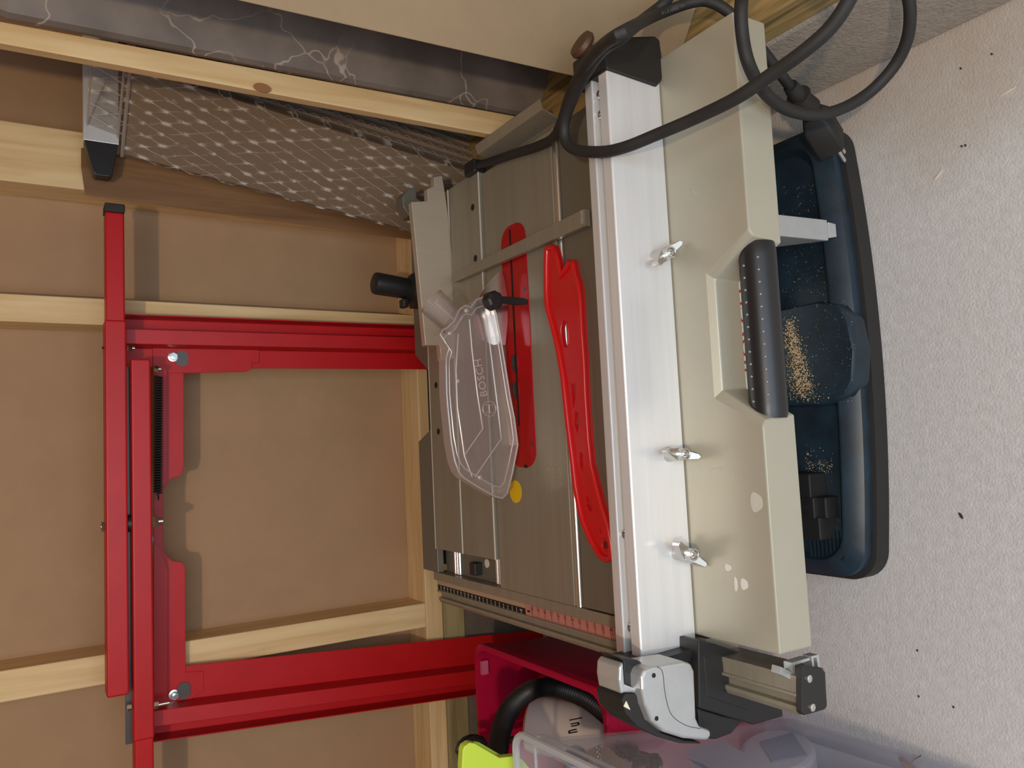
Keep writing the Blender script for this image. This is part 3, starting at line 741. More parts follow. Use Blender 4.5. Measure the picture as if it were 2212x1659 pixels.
#==FENCE==
# ------------------------------------------------------------------ rip fence
fence = thing('rip_fence', 'white aluminium rip fence clamped across the near side of the saw table', 'fence', (0.09, 0.66, T))
fp = [(0.632, 0.4065), (0.6335, 0.408), (0.647, 0.408), (0.647, 0.396), (0.658, 0.396), (0.658, 0.408), (0.6595, 0.4085), (0.6735, 0.4065), (0.675, 0.4045), (0.675, 0.3315), (0.632, 0.3315)]
fb = BM(); extrude(fb, [(-0.223, y, z) for y, z in fp], (0.627, 0, 0)); link('fence_profile', fb, M['brush'], fence, bevel=0.0007)
fb = BM(); tube(fb, [(-0.221, 0.6525, 0.3975), (0.40, 0.6525, 0.3975)], 0.0042, 10); link('groove_rod', fb, M['alu'], fence, smooth=True)
for x in (0.385, 0.362, -0.098, -0.195):
    fb = BM(); lathe(fb, (x, 0.6525, 0.400), (0, 0, 1), [(0, 0.0052), (0.003, 0.0052), (0.0035, 0.0045), (0.0025, 0.0028), (0.0015, 0.0026)], 16); link('groove_screw', fb, M['steel'], fence, smooth=True)
def wing_nut(u, v, tilt):
    p = P(u, v, y=0.617); fb = BM()
    lathe(fb, (p.x, 0.6325, p.z), (0, -1, 0), [(0, 0.0085), (0.004, 0.0075), (0.008, 0.0062), (0.027, 0.0064), (0.0275, 0.0046), (0.020, 0.0036)], 16)
    for s in (-1, 1):
        d = Vector((math.cos(tilt), 0, math.sin(tilt))) * s; n = Vector((-d.z, 0, d.x))
        c_ = Vector((p.x, 0.627, p.z))
        extrude(fb, [c_ + n * 0.0070, c_ + d * 0.010 + n * 0.0048 + Vector((0, -0.003, 0)), c_ + d * 0.021 + n * 0.0030 + Vector((0, -0.008, 0)), c_ + d * 0.0235 + Vector((0, -0.009, 0)), c_ + d * 0.021 - n * 0.0030 + Vector((0, -0.008, 0)), c_ + d * 0.010 - n * 0.0048 + Vector((0, -0.003, 0)), c_ - n * 0.0070], (0, -0.011, 0))
    return link('wing_nut', fb, M['alu'], fence, smooth=True, bevel=0.0006)
wing_nut(1436, 550, -0.92); wing_nut(1466, 981, 1.39); wing_nut(1484, 1196, 0.93)
# rear end block with its knob
eb = BM(); e_ = [P(1310, 148, y=0.629), P(1304, 86, y=0.629), P(1312, 80, y=0.629), P(1415, 77, y=0.629), P(1426, 86, y=0.629), P(1435, 168, y=0.629), P(1420, 186, y=0.629)]
extrude(eb, e_, (0, 0.058, 0)); ebk = link('end_block', eb, M['black'], fence, bevel=0.002)
eb = BM(); p = P(1332, 76, y=0.655); lathe(eb, (0.43, 0.655, 0.405), Vector((0.45, 0, 0.9)), [(0, 0.007), (0.012, 0.0075), (0.013, 0.014), (0.017, 0.0165), (0.022, 0.015), (0.023, 0.011)], 20); link('rear_knob', eb, M['rust'], ebk, smooth=True)
eb = BM(); box(eb, (0.409, 0.637, 0.4088), (0.425, 0.680, 0.4096)); link('block_opening', eb, M['ink'], ebk)
# clamp head over the front rail
YH = 0.585
hb = BM(); extrude(hb, [P(u, v, y=YH + 0.02) for u, v in ((1508, 1384), (1518, 1383), (1612, 1413), (1622, 1445), (1636, 1448), (1640, 1500), (1690, 1522), (1692, 1548), (1628, 1566), (1560, 1545), (1510, 1530))], (0, 0.055, 0))
head = link('clamp_head', hb, M['black'], fence, bevel=0.0015)
hb = BM(); extrude(hb, [P(u, v, y=YH + 0.0195) for u, v in ((1520, 1417), (1610, 1442), (1617, 1536), (1528, 1505))], (0, 0.002, 0)); link('cover_panel', hb, M['black'], head, bevel=0.0012)
hb = BM(); extrude(hb, [P(u, v, y=YH + 0.024) for u, v in ((1508, 1530), (1560, 1546), (1606, 1555), (1580, 1585), (1548, 1597), (1537, 1597), (1510, 1575))], (0, 0.035, 0)); link('lever_pivot', hb, M['black'], head, bevel=0.0015)
lv = [(1386, 1462), (1392, 1447), (1408, 1440), (1478, 1429), (1494, 1434), (1501, 1450), (1505, 1552), (1513, 1570), (1536, 1578), (1537, 1592), (1528, 1600), (1478, 1596), (1436, 1583), (1408, 1560), (1394, 1525), (1387, 1490)]
hb = BM(); extrude(hb, [P(u, v, y=YH) for u, v in lv], (0, 0.040, 0)); lever = link('clamp_lever', hb, M['galv'], fence, bevel=0.003, seg=3)
gr = [(1344, 1512), (1352, 1499), (1372, 1499), (1388, 1512), (1396, 1535), (1402, 1558), (1430, 1584), (1478, 1600), (1514, 1603), (1514, 1607), (1470, 1606), (1420, 1592), (1376, 1568), (1352, 1542)]
hb = BM(); extrude(hb, [P(u, v, y=YH + 0.010) for u, v in gr], (0, 0.040, 0)); link('lever_grip', hb, M['rubber'], lever, bevel=0.002)
hb = BM(); extrude(hb, [P(u, v, y=YH + 0.0096) for u, v in ((1347, 1526), (1353, 1514), (1362, 1534))], (0, 0.0004, 0)); link('warning_mark', hb, M['cream'], lever)
hb = BM(); extrude(hb, [P(u, v, y=YH + 0.012) for u, v in ((1338, 1442), (1347, 1430), (1350, 1478), (1386, 1492), (1390, 1520), (1372, 1497), (1350, 1497), (1342, 1500), (1337, 1470))], (0, 0.035, 0)); link('lever_yoke', hb, M['galv'], lever, bevel=0.002)
hb = BM(); extrude(hb, [P(u, v, y=YH + 0.016) for u, v in ((1336, 1420), (1378, 1426), (1400, 1440), (1390, 1450), (1387, 1492), (1350, 1478), (1347, 1430))], (0, 0.030, 0)); link('lever_joint', hb, M['black'], lever, bevel=0.001)
hb = BM(); tube(hb, catmull([P(u, v, y=YH) for u, v in ((1420, 1440), (1431, 1452), (1437, 1500), (1450, 1543), (1480, 1566), (1512, 1574))], 6), 0.0004, 5); link('cover_seam', hb, M['dark_steel'], lever)
for u, v in ((1412, 1459), (1418, 1552)):
    q = P(u, v, y=YH); hb = BM(); cyl(hb, q + Vector((0, -0.0006, 0)), q + Vector((0, 0.0006, 0)), 0.0022, seg=12); link('pin_hole', hb, M['ink'], lever)
hb = BM(); extrude(hb, [P(u, v, y=YH + 0.03) for u, v in ((1395, 1432), (1508, 1400), (1508, 1426), (1400, 1444))], (0, 0.05, 0)); link('end_plate', hb, M['black'], fence)

#==LOOSE==
# ------------------------------------------------------------------ mitre gauge
mg = thing('miter_gauge', 'aluminium mitre gauge with black knob lying across the far side of the table', 'mitre gauge', (0.28, 1.1, 0.334))
mb = BM(); ta, tb = P(1262, 450.5, z=0.343), P(1265, 487, z=0.343)
mc, md = P(979, 591.6, z=0.343), P(979, 610, z=0.343)
extrude(mb, [ta, tb, md, mc], (0, 0, -0.0085)); bar_o = link('guide_bar', mb, M['table'], mg, bevel=0.0006)
mb = BM(); extrude(mb, [P(1254, 455, z=0.3433), P(1260, 453, z=0.3433), P(1261, 483, z=0.3433), P(1255, 485, z=0.3433)], (0, 0, 0.0004)); link('bar_end_mark', mb, M['galv'], bar_o)
PY = 1.150
plp = [(889, 436), (924, 434), (923, 408), (938, 402), (938, 382), (955, 379), (962, 420), (970, 480), (982, 600), (987, 700), (984, 745), (982, 775), (953, 779), (950, 746), (919, 746)]
mb = BM(); extrude(mb, [P(u, v, y=PY) for u, v in plp], (0, 0.014, 0)); link('fence_plate', mb, M['warm_alu'], mg, bevel=0.001)
mb = BM(); h0 = P(893, 626, y=1.262); h1 = P(806, 611, y=1.262); hd = (h1 - h0)
tube(mb, [h0, h0 + hd * 0.1, h0 + hd * 0.12, h0 + hd * 0.9, h0 + hd * 0.97, h1], [0.022, 0.022, 0.0185, 0.0195, 0.0185, 0.014], 24); link('clamp_knob', mb, M['black'], mg, smooth=True)
mb = BM(); box(mb, (h0.x - 0.03, 1.225, 0.3336), (h0.x + 0.03, 1.285, 0.352)); lathe(mb, (h0.x, 1.262, 0.350), (0, 0, 1), [(0, 0.030), (0.004, 0.030), (0.010, 0.024), (0.014, 0.018)], 24); box(mb, (0.20, 1.164, 0.3336), (0.36, 1.24, 0.341)); link('protractor_head', mb, M['black'], mg, bevel=0.001)
mb = BM(); box(mb, (h0.x - 0.034, 1.252, 0.366), (h0.x - 0.018, 1.272, 0.378)); link('knob_catch', mb, M['black'], mg, bevel=0.003)

mb = BM(); extrude(mb, [P(u, v, y=1.20) for u, v in ((869, 424), (878, 412), (896, 404), (899, 410), (900, 428), (930, 446), (930, 470), (884, 466), (871, 446))], (0, 0.03, 0)); link('end_bracket', mb, M['table_dark'], mg, bevel=0.0015)

# ------------------------------------------------------------------ push stick
zs = T + 0.012
po = [(1178, 540), (1182, 531), (1191, 527.5), (1199, 531), (1207, 556), (1214, 592), (1222, 574), (1229, 561), (1239, 561.5), (1242, 570), (1246, 593), (1253, 613), (1257, 648), (1260, 717), (1265, 782), (1268, 860), (1270, 888), (1274, 949), (1280, 1004), (1290, 1045), (1302, 1091), (1316, 1134), (1324, 1178), (1325, 1205), (1318, 1213), (1307, 1214), (1294, 1204), (1275, 1173), (1258, 1134), (1249, 1100), (1240, 1052), (1233, 990), (1224, 920), (1217, 854), (1213, 815), (1203, 756), (1191, 708), (1180, 669), (1177, 630), (1177, 580)]
eye = [(1216, 690), (1224, 695), (1228, 706), (1228, 720), (1229, 742), (1224, 752), (1217, 748), (1213, 730), (1211, 710)]
sl1 = [(1233, 829), (1244, 829), (1242, 862), (1237, 886)]
sl2 = [(1241, 888), (1249, 892), (1250, 915), (1247, 936), (1240, 916)]
sl3 = [(1251, 976), (1258, 980), (1259, 1000), (1258, 1022), (1251, 1000)]
sl4 = [(1264, 1068), (1272, 1078), (1278, 1102), (1274, 1106), (1266, 1090)]
sl5 = [(1293, 1135), (1297, 1142), (1298, 1152), (1294, 1148)]
Q = lambda L, z: [P(u, v, z=z) for u, v in L]
pb_ = BM(); plate_holes(pb_, Q(po, zs - 0.005), [Q(eye, zs - 0.005)] + [Q(s, zs - 0.005) for s in (sl1, sl2, sl3, sl4, sl5)], (0, 0, -0.0065))
stick = link('push_stick', pb_, M['red_plastic'], bevel=0.0006)
tag(stick, 'long red plastic push stick with forked tip and eye hole on the saw table', 'push stick')
bpath = Q(po, zs - 0.004); sc_ = sum(bpath, Vector()) / len(bpath)
pb_ = BM(); rim = []
n_b = len(bpath)
for k_, q in enumerate(bpath):
    tg = (bpath[(k_ + 1) % n_b] - bpath[k_ - 1]).normalized(); nn = Vector((tg.y, -tg.x, 0))
    if (q + nn * 0.002 - sc_).length > (q - nn * 0.002 - sc_).length and abs(nn.y) < 0.2: nn = -nn
    rim.append(q)
ar = sum(a.x * c_.y - c_.x * a.y for a, c_ in zip(bpath, bpath[1:] + bpath[:1]))
rim = []
for k_, q in enumerate(bpath):
    tg = (bpath[(k_ + 1) % n_b] - bpath[k_ - 1]).normalized(); nn = Vector((-tg.y, tg.x, 0)) * (1 if ar > 0 else -1)
    rim.append(q + nn * 0.0036)
tube(pb_, rim, 0.0042, 10, closed=True)
link('raised_rim', pb_, M['red_plastic'], stick, smooth=True)
pb_ = BM(); e0 = P(1302, 1178, z=zs); tube(pb_, [e0 + Vector((0.007 * math.cos(t), 0.007 * math.sin(t), -0.0045)) for t in (2 * PI * k / 20 for k in range(20))], 0.0014, 6, closed=True)
link('hang_rim', pb_, M['red_plastic'], stick, smooth=True); pb_ = BM(); tube(pb_, [P(u, v, z=zs - 0.005) for u, v in eye], 0.0012, 6, closed=True)
link('eye_rim', pb_, M['red_plastic'], stick, smooth=True)
pb_ = BM(); cyl(pb_, e0 + Vector((0, 0, -0.0052)), e0 + Vector((0, 0, -0.0046)), 0.0048, seg=16); link('hang_hole', pb_, M['dark_red'], stick)

#==STAND==
# ------------------------------------------------------------------ folded red stand against the studs
st = thing('saw_stand', 'folded red steel saw stand leaning upright against the stud wall', 'stand', (0.0, 1.39, 0.0))
BY = 1.345
def bar(name, uv, z0, z1, x0, x1, y0, y1, parent=st, m=M['red'], bevel=0.003):
    b = BM(); box(b, (x0, y0, z0), (x1, y1, z1)); return link(name, b, m, parent, bevel=bevel, seg=3)
xa = P(229, 455, y=BY).x; xs = P(229, 690, y=BY).x; xe = P(229, 1510, y=BY).x
zt, zb = P(229, 900, y=BY).z, P(274, 900, y=BY).z
upper = bar('upper_tube', None, zb + 0.001, zt - 0.001, xs - 0.02, xa, BY + 0.002, BY + 0.036)
sl = bar('upper_sleeve', None, zb - 0.0005, zt + 0.001, xe, xs, BY, BY + 0.038)
b = BM(); box(b, (xa, BY + 0.001, zb), (xa + 0.014, BY + 0.037, zt)); link('end_cap', b, M['rubber'], upper, bevel=0.002)
x2a = P(308, 775, y=BY).x; x2b = P(308, 1600, y=BY).x
z2t, z2b = P(286, 1200, y=BY).z, P(330, 1200, y=BY).z
low = bar('lower_sleeve', None, z2b, z2t, x2b, x2a, BY, BY + 0.038)
lt_ = bar('lower_tube', None, z2b + 0.001, z2t - 0.001, x2b - 0.22, x2b + 0.02, BY + 0.002, BY + 0.036)
b = BM(); box(b, (x2b - 0.01, BY + 0.030, z2t - 0.002), (x2a - 0.01, BY + 0.036, zb + 0.002)); link('hinge_strip', b, M['dark_steel'], st)
# two pressed channel legs
def leg(pairs, flip, ww=0.038):
    """pressed hat profile: web plate, raised ridge, open outer flange, run from top to the floor"""
    (xt, zt_), (xb_, zb_) = pairs
    s = 1 if not flip else -1
    prof = [(-ww, 1.432), (-0.006, 1.432), (-0.004, 1.392), (0.020, 1.390), (0.021, 1.436), (0.044, 1.436), (0.044, 1.398), (0.046, 1.398), (0.046, 1.438), (0.0195, 1.438), (0.0185, 1.3915), (-0.0025, 1.3935), (-0.0045, 1.4345), (-ww, 1.4345)]
    b = BM(); loft(b, [[Vector((xt + s * dx, y, zt_)) for dx, y in prof], [Vector((xb_ + s * dx, y, zb_)) for dx, y in prof]])
    return link('leg', b, M['red'], st, bevel=0.0008)
zl = zb - 0.004
leg(((0.200, zl), (0.205, 0.0)), False)
leg(((-0.392, z2b - 0.004), (-0.452, 0.0)), True, 0.060)
GYp = 1.428
g1 = [(330, 748), (395, 750), (560, 752), (560, 783), (545, 784), (544, 797), (530, 803), (400, 806), (330, 806)]
b = BM(); extrude(b, [P(u, v, y=GYp) for u, v in g1], (0, 0.003, 0)); gus = link('gusset_plate', b, M['red'], st, bevel=0.0006)
cr = [(332, 790), (397, 803), (397, 1010), (390, 1028), (370, 1033), (352, 1060), (352, 1190), (372, 1212), (393, 1214), (400, 1226), (401, 1452), (440, 1450), (440, 1490), (400, 1520), (332, 1530)]
b = BM(); extrude(b, [P(u, v, y=GYp + 0.002) for u, v in cr], (0, 0.003, 0)); cross = link('crossbar', b, M['red'], st, bevel=0.0006)
b = BM(); extrude(b, [P(u, v, y=GYp - 0.010) for u, v in ((333, 792), (360, 792), (360, 1040), (333, 1080))], (0, 0.004, 0)); extrude(b, [P(u, v, y=GYp - 0.010) for u, v in ((333, 1170), (345, 1185), (361, 1230), (361, 1520), (333, 1525))], (0, 0.004, 0)); link('crossbar_flange', b, M['red'], cross)
for u, v in ((394, 773), (398, 1490)):
    q = P(u, v, y=GYp - 0.001); b = BM()
    extrude(b, [q + Vector((x, 0, z)) for x, z in rrect(-0.0145, -0.0095, 0.012, 0.0105, 0.0085, 4)], (0, 0.001, 0)); link('keyhole', b, M['dark_steel'], gus if v < 900 else cross)
def bolt(u, v, y, r=0.0065):
    q = P(u, v, y=y); b = BM(); lathe(b, q, (0, -1, 0), [(-0.002, r * 1.3), (0.0015, r * 1.3), (0.002, r)], 18); hexnut(b, q + Vector((0, -0.002, 0)), (0, -1, 0), r, 0.006); cyl(b, q + Vector((0, -0.006, 0)), q + Vector((0, -0.014, 0)), r * 0.5, seg=12)
    return link('bolt', b, M['steel'], st, smooth=True)
bolt(374, 771, GYp - 0.001); bolt(376, 1501, GYp + 0.003)
def vbolt(u, v, y, up, r=0.0055, l=0.010):
    q = P(u, v, y=y); b = BM(); ax = Vector((0, 0, 1 if up else -1)); hexnut(b, q, ax, r, 0.006); cyl(b, q + ax * 0.005, q + ax * l, r * 0.55, seg=12)
    return link('bolt', b, M['steel'], st, smooth=True)
vbolt(228, 1137, BY + 0.018, True, 0.0085, 0.0065); vbolt(229, 755, BY + 0.018, True, 0.005, 0.004); vbolt(332, 1127, BY + 0.018, False, 0.0095, 0.013); vbolt(276, 752, BY + 0.03, False); vbolt(333, 797, BY + 0.03, False); vbolt(333, 1524, BY + 0.03, False, 0.006, 0.022); vbolt(284, 1528, BY + 0.01, True, 0.005, 0.004)
b = BM(); q = P(281, 1132, y=BY + 0.004); lathe(b, (q.x, BY + 0.018, zb), (0, 0, -1), [(0, 0.013), (zb - z2t, 0.013)], 20); link('pivot_washer', b, M['black'], st, smooth=True)
s0, s1 = P(342, 812, y=BY + 0.05), P(341, 1066, y=BY + 0.05); n_ = 46
b = BM(); hx = []
for k in range(n_ * 8 + 1):
    t = k / (n_ * 8); a = 2 * PI * k / 8; q = s0.lerp(s1, t); hx.append(q + Vector((0, 0.0062 * math.cos(a), 0.0062 * math.sin(a))))
tube(b, hx, 0.0015, 5); tube(b, [s1, s1 + Vector((-0.008, 0, -0.001)), s1 + Vector((-0.011, 0, 0))], 0.0013, 6); link('tension_spring', b, M['black'], st, smooth=True)
b = BM(); box(b, (P(335, 1164, y=GYp).x - 0.010, GYp, z2b - 0.012), (P(335, 1164, y=GYp).x + 0.004, GYp + 0.004, z2b - 0.001)); link('spring_slots', b, M['dark_steel'], st)

#==BOARDS==
# ------------------------------------------------------------------ things leaning in the corner
# pine batten
bt = BM()
def on_line(u0, v0, y0, u1, v1, y1, z):
    a, c = P(u0, v0, y=y0), P(u1, v1, y=y1); t = (z - a.z) / (c.z - a.z); return a.lerp(c, t)
yb0, yb1 = 1.005, 0.982
L0, L1 = (lambda z: on_line(0, 93, yb0, 1060, 290, yb1, z)), (lambda z: on_line(0, 46, yb0, 1060, 241, yb1, z))
zlo, zhi = 0.226, 1.25
dY = Vector((0.002, 0.020, 0))
hexa(bt, [L0(zlo), L1(zlo), L1(zlo) + dY, L0(zlo) + dY, L0(zhi), L1(zhi), L1(zhi) + dY, L0(zhi) + dY])
o = link('timber_batten', bt, M['pine'], bevel=0.0012); tag(o, 'narrow planed pine batten leaning in front of the wrapped boards', 'batten')
for u, v in ((566, 190),):
    b = BM(); q = P(u, v, y=0.990); extrude(b, [q + Vector((0.006 * math.cos(t), -0.0012, 0.011 * math.sin(t))) for t in (2 * PI * k / 16 for k in range(16))], (0, 0.0012, 0)); link('knot', b, mat('pine_knot', srgb(150, 104, 62), 0.7), o)
# marbled worktop offcut, rounded long edge
mb = BM(); e = Vector((0.86, -0.51, 0)); nrm = Vector((0.51, 0.86, 0))
y_t, y_b = 1.035, 1.030
ml = lambda z: on_line(22, 47, y_t, 1160, 262, y_b, z)
def mpt(z, s, t): return ml(z) + e * s + nrm * t
prof = [(0.0, 0.012), (0.003, 0.004), (0.010, 0.0), (0.30, 0.0), (0.30, 0.028), (0.010, 0.028), (0.003, 0.024)]
zt_m = 0.972
loft(mb, [[mpt(0.226, s, t) for s, t in prof], [mpt(zt_m - 0.012, s, t) for s, t in prof], [mpt(zt_m - 0.003, 0.15 + (s - 0.15) * 0.985, 0.014 + (t - 0.014) * 0.8) for s, t in prof], [mpt(zt_m, 0.15 + (s - 0.15) * 0.96, 0.014 + (t - 0.014) * 0.4) for s, t in prof]])
tag(link('worktop_board', mb, M['marble']), 'dark grey marbled worktop board with pale veins leaning in the corner', 'board')
# big tan board in front of it
tb_ = BM(); e = Vector((0.82, -0.572, 0)); nrm = Vector((0.572, 0.82, 0))
tl = lambda z: on_line(600, 20, 0.742, 1220, 160, 0.734, z)
def tpt(z, s, t): return tl(z) + e * s + nrm * t
hexa(tb_, [tpt(0.226, 0, 0), tpt(0.226, 0.36, 0), tpt(0.226, 0.36, 0.016), tpt(0.226, 0, 0.016), tpt(1.35, 0, 0), tpt(1.35, 0.36, 0), tpt(1.35, 0.36, 0.016), tpt(1.35, 0, 0.016)])
tag(link('fibre_board', tb_, M['tan'], bevel=0.0008), 'large smooth tan board standing on the sill behind the saw fence end', 'board')
b = BM(); box(b, (0.515, 0.80, 0.226), (0.545, 0.87, 0.262)); tag(link('timber_offcut', b, M['treated_y'], bevel=0.001), 'short brown timber offcut on the side sill behind the tan board', 'offcut')
# shrink-wrapped boards
bd = thing('wrapped_boards', 'stack of narrow laminate boards in crinkled clear film leaning in the corner', 'boards', (0.49, 1.31, 0.18))
ew = Vector((0.574, -0.819, 0)); et = Vector((0.819, 0.574, 0))
def bl(z):
    a, c = P(270, 335, y=1.415), P(870, 495, y=1.36); t = (z - a.z) / (c.z - a.z); return a.lerp(c, t)
zt_b = 0.803
for k in range(6):
    b = BM(); o0 = et * (0.002 + k * 0.0205); w0, w1 = 0.0 + 0.004 * k, 0.158 + 0.003 * k
    top = zt_b - 0.004 * (k % 3); bot = 0.1785
    fan = et * 0.006 * k
    pts = [bl(bot) + o0 + ew * w0, bl(bot) + o0 + ew * w1, bl(bot) + o0 + ew * w1 + et * 0.0165, bl(bot) + o0 + ew * w0 + et * 0.0165]
    pts += [bl(top) + o0 + fan + ew * w0, bl(top) + o0 + fan + ew * w1, bl(top) + o0 + fan + ew * w1 + et * 0.0165, bl(top) + o0 + fan + ew * w0 + et * 0.0165]
    hexa(b, pts); link('board', b, M['plank'] if k == 0 else M['plank_edge'], bd, bevel=0.0008)
b = BM()
f = lambda z, s, t: bl(z) + ew * s + et * t
loops = []
for z in (0.1786, 0.5, 0.8035):
    loops.append([f(z, -0.002, -0.0015), f(z, 0.162, -0.0015), f(z, 0.162, 0.0195), f(z, -0.002, 0.0195)])
hexa(b, [f(0.8035, 0.028, -0.0015), f(0.8035, 0.162, -0.0015), f(0.8035, 0.162, -0.0012), f(0.8035, 0.028, -0.0012), f(0.86, 0.034, -0.0015), f(0.86, 0.162, -0.0015), f(0.86, 0.162, -0.0012), f(0.86, 0.034, -0.0012)])
loft(b, loops, cap=False); link('wrapping_film', b, M['film'], bd)
b = BM(); tube(b, [f(0.806, -0.002, -0.003), f(0.806, 0.162, -0.003)], 0.0030, 6); tube(b, [f(0.814, 0.0, -0.003), f(0.814, 0.16, -0.003)], 0.0022, 6); tube(b, [f(0.858, 0.034, -0.003), f(0.858, 0.162, -0.003)], 0.0012, 6); link('film_seam', b, M['clear_edge'], bd)
b = BM()
for k in (1, 2, 3):
    zz = [0.2 + 0.0105 * i for i in range(58)]
    tube(b, [bl(z) + et * (0.0205 * k + 0.006 * k * (z - 0.18) / 0.62 + (0.001 if i % 2 else -0.002)) + ew * (0.1595 + 0.003 * k + (0.004 if i % 2 else 0.0)) for i, z in enumerate(zz)], 0.0007, 4)
link('film_creases', b, M['clear_edge'], bd)
# spirit level above the boards
b = BM(); lv0, lv1 = P(180, 292, y=1.388), P(252, 312, y=1.388)
LZ1, LZ0 = lv0.z, 0.8125
box(b, (lv1.x, 1.388, LZ0), (lv1.x + 0.22, 1.413, LZ1))
level = link('spirit_level', b, M['brush'], bevel=0.001); tag(level, 'silver spirit level with black end cap lying on top of the wrapped boards', 'spirit level')
b = BM(); cx = lv1.x
extrude(b, [(cx, 1.387, LZ0 + 0.001), (cx, 1.387, LZ1 - 0.001), (cx - 0.052, 1.387, LZ1 - 0.014), (cx - 0.056, 1.387, LZ1 - 0.018), (cx - 0.056, 1.387, LZ0 + 0.014), (cx - 0.052, 1.387, LZ0 + 0.010)], (0, 0.027, 0))
link('end_cap', b, M['black'], level, bevel=0.0015)
b = BM(); q = P(212, 140, y=1.3876); text_into(b, 'N', 0.020, (q.x - 0.004, 1.3876, LZ1 - 0.032), (1, 0, 0), (0, 0, 1), 0.0003); link('maker_mark', b, M['ink'], level)

# brown timber behind the wrapped boards
b = BM()
def edge(u0, v0, u1, v1, y, z):
    a, c = P(u0, v0, y=y), P(u1, v1, y=y); t = (z - a.z) / (c.z - a.z); return a.lerp(c, t)
E0 = lambda z: edge(191, 424, 833, 511, 1.4535, z)
E1 = lambda z: edge(177, 361, 700, 445, 1.436, z)
E2 = lambda z: edge(175, 318, 700, 415, 1.436, z)
E3 = lambda z: edge(175, 330, 700, 425, 1.4535, z)
zz = 0.862
hexa(b, [E0(0.0), E1(0.0), E2(0.0), E3(0.0), E0(zz - 0.004), E1(zz + 0.003), E2(zz + 0.003), E3(zz - 0.004)])
tag(link('brown_timber', b, wood('brown_timber', srgb(136, 98, 62), srgb(112, 78, 46), 'z'), bevel=0.0015), 'dark brown timber standing against the double stud behind the wrapped boards', 'timber')

#==BOXES==
# ------------------------------------------------------------------ bin and plastic box
def tub(name, X0, Y0, X1, Y1, z1, taper, th, r, m, parent, rim=0.006, z0=0.0):
    b = BM()
    def lp(i, z): return [Vector((x, y, z)) for x, y in rrect(X0 + i, Y0 + i, X1 - i, Y1 - i, max(r, 0.004), 5)]
    loft(b, [lp(taper, z0), lp(taper * 0.1, z1 - 0.018), lp(-rim, z1 - 0.017), lp(-rim, z1 - 0.002), lp(-rim + 0.002, z1), lp(th, z1), lp(taper + th, z0 + th)])
    return link(name, b, m, parent, smooth=True)
bn = thing('plastic_bin', 'magenta plastic bin holding a black hose and white bottles left of the saw', 'bin', (-0.44, 1.01, 0.0))
tub('bin_body', -0.565, 0.838, -0.328, 1.182, 0.302, 0.004, 0.003, 0.028, M['magenta'], bn)
b = BM(); q = P(1043, 1437, y=1.172); box(b, (q.x - 0.014, 1.166, q.z - 0.007), (q.x + 0.008, 1.172, q.z + 0.005)); link('bin_clip', b, mat('pink_clip', srgb(196, 92, 124), 0.4), bn)
# corrugated hose standing in the bin
hp = [P(1010, 1700, x=-0.42), P(1066, 1650, x=-0.41), P(1082, 1580, x=-0.395), P(1104, 1528, x=-0.380), P(1150, 1490, x=-0.367), P(1200, 1486, x=-0.365), P(1262, 1506, x=-0.371), P(1318, 1548, x=-0.388), P(1345, 1580, x=-0.402)]
cp_ = catmull(hp, 26); rr = []
path = []
for i, q in enumerate(cp_): path.append(q); rr.append(0.0148 if i % 2 else 0.0132)
b = BM(); tube(b, path, rr, 18); tag(link('corrugated_hose', b, M['black'], smooth=True), 'black corrugated hose arching inside the magenta bin', 'hose')
def bottle(name, label, p0, p1, r, neck, mark=None):
    ax = p1 - p0; L = ax.length
    b = BM(); lathe(b, p0, ax, [(-neck, r * 0.55), (-neck * 0.6, r * 0.72), (-0.004, r * 0.93), (0.008, r), (L * 0.3, r), (L * 0.32, r * 0.985), (L * 0.35, r * 0.985), (L * 0.37, r), (L * 0.95, r), (L, r * 0.9)], 32)
    o = link(name, b, M['white'], smooth=True); tag(o, label, 'bottle', 'white bottles in the bin'); return o
bo = bottle('plastic_bottle', 'large white plastic bottle with black marking lying under the hose', P(1150, 1562, x=-0.437), P(1312, 1590, x=-0.452), 0.043, 0.010)
bottle('plastic_bottle', 'white plastic bottle half hidden behind the clear box rim', P(1110, 1592, x=-0.530), Vector((P(1110, 1592, x=-0.530).x, P(1110, 1592, x=-0.530).y, 0.004)), 0.030, 0.012)
b = BM(); q = P(1258, 1578, x=-0.4035)
for dx, dz, s in ((0, 0, 'n'), (0, 1, 'u'), (0, 2, 'l')):
    q2 = P(1248 + 5 * dz, 1582 - 15 * dz, x=-0.3908); q3 = P(1243 + 5 * dz, 1567 - 15 * dz, x=-0.3908)
    eyd = (P(1228 + 5 * dz, 1586 - 15 * dz, x=-0.3908) - q2)
    text_into(b, s, 0.030, q2, (q3 - q2), eyd, 0.0004)
link('black_marking', b, M['ink'], bo)
# coiled thin cable in the bin
b = BM(); c0 = P(1020, 1622, y=1.10); tube(b, [c0 + Vector((0.014 * math.sin(k * 0.5) + 0.0012 * k * 0.1, 0.008 * math.cos(k * 0.31), 0.022 * math.cos(k * 0.5))) for k in range(60)], 0.0035, 8); box(b, (c0.x - 0.004, c0.y - 0.004, 0.02), (c0.x + 0.004, c0.y + 0.004, c0.z))
tag(link('coiled_cable', b, M['black'], smooth=True), 'thin coiled black cable in the far corner of the magenta bin', 'cable')

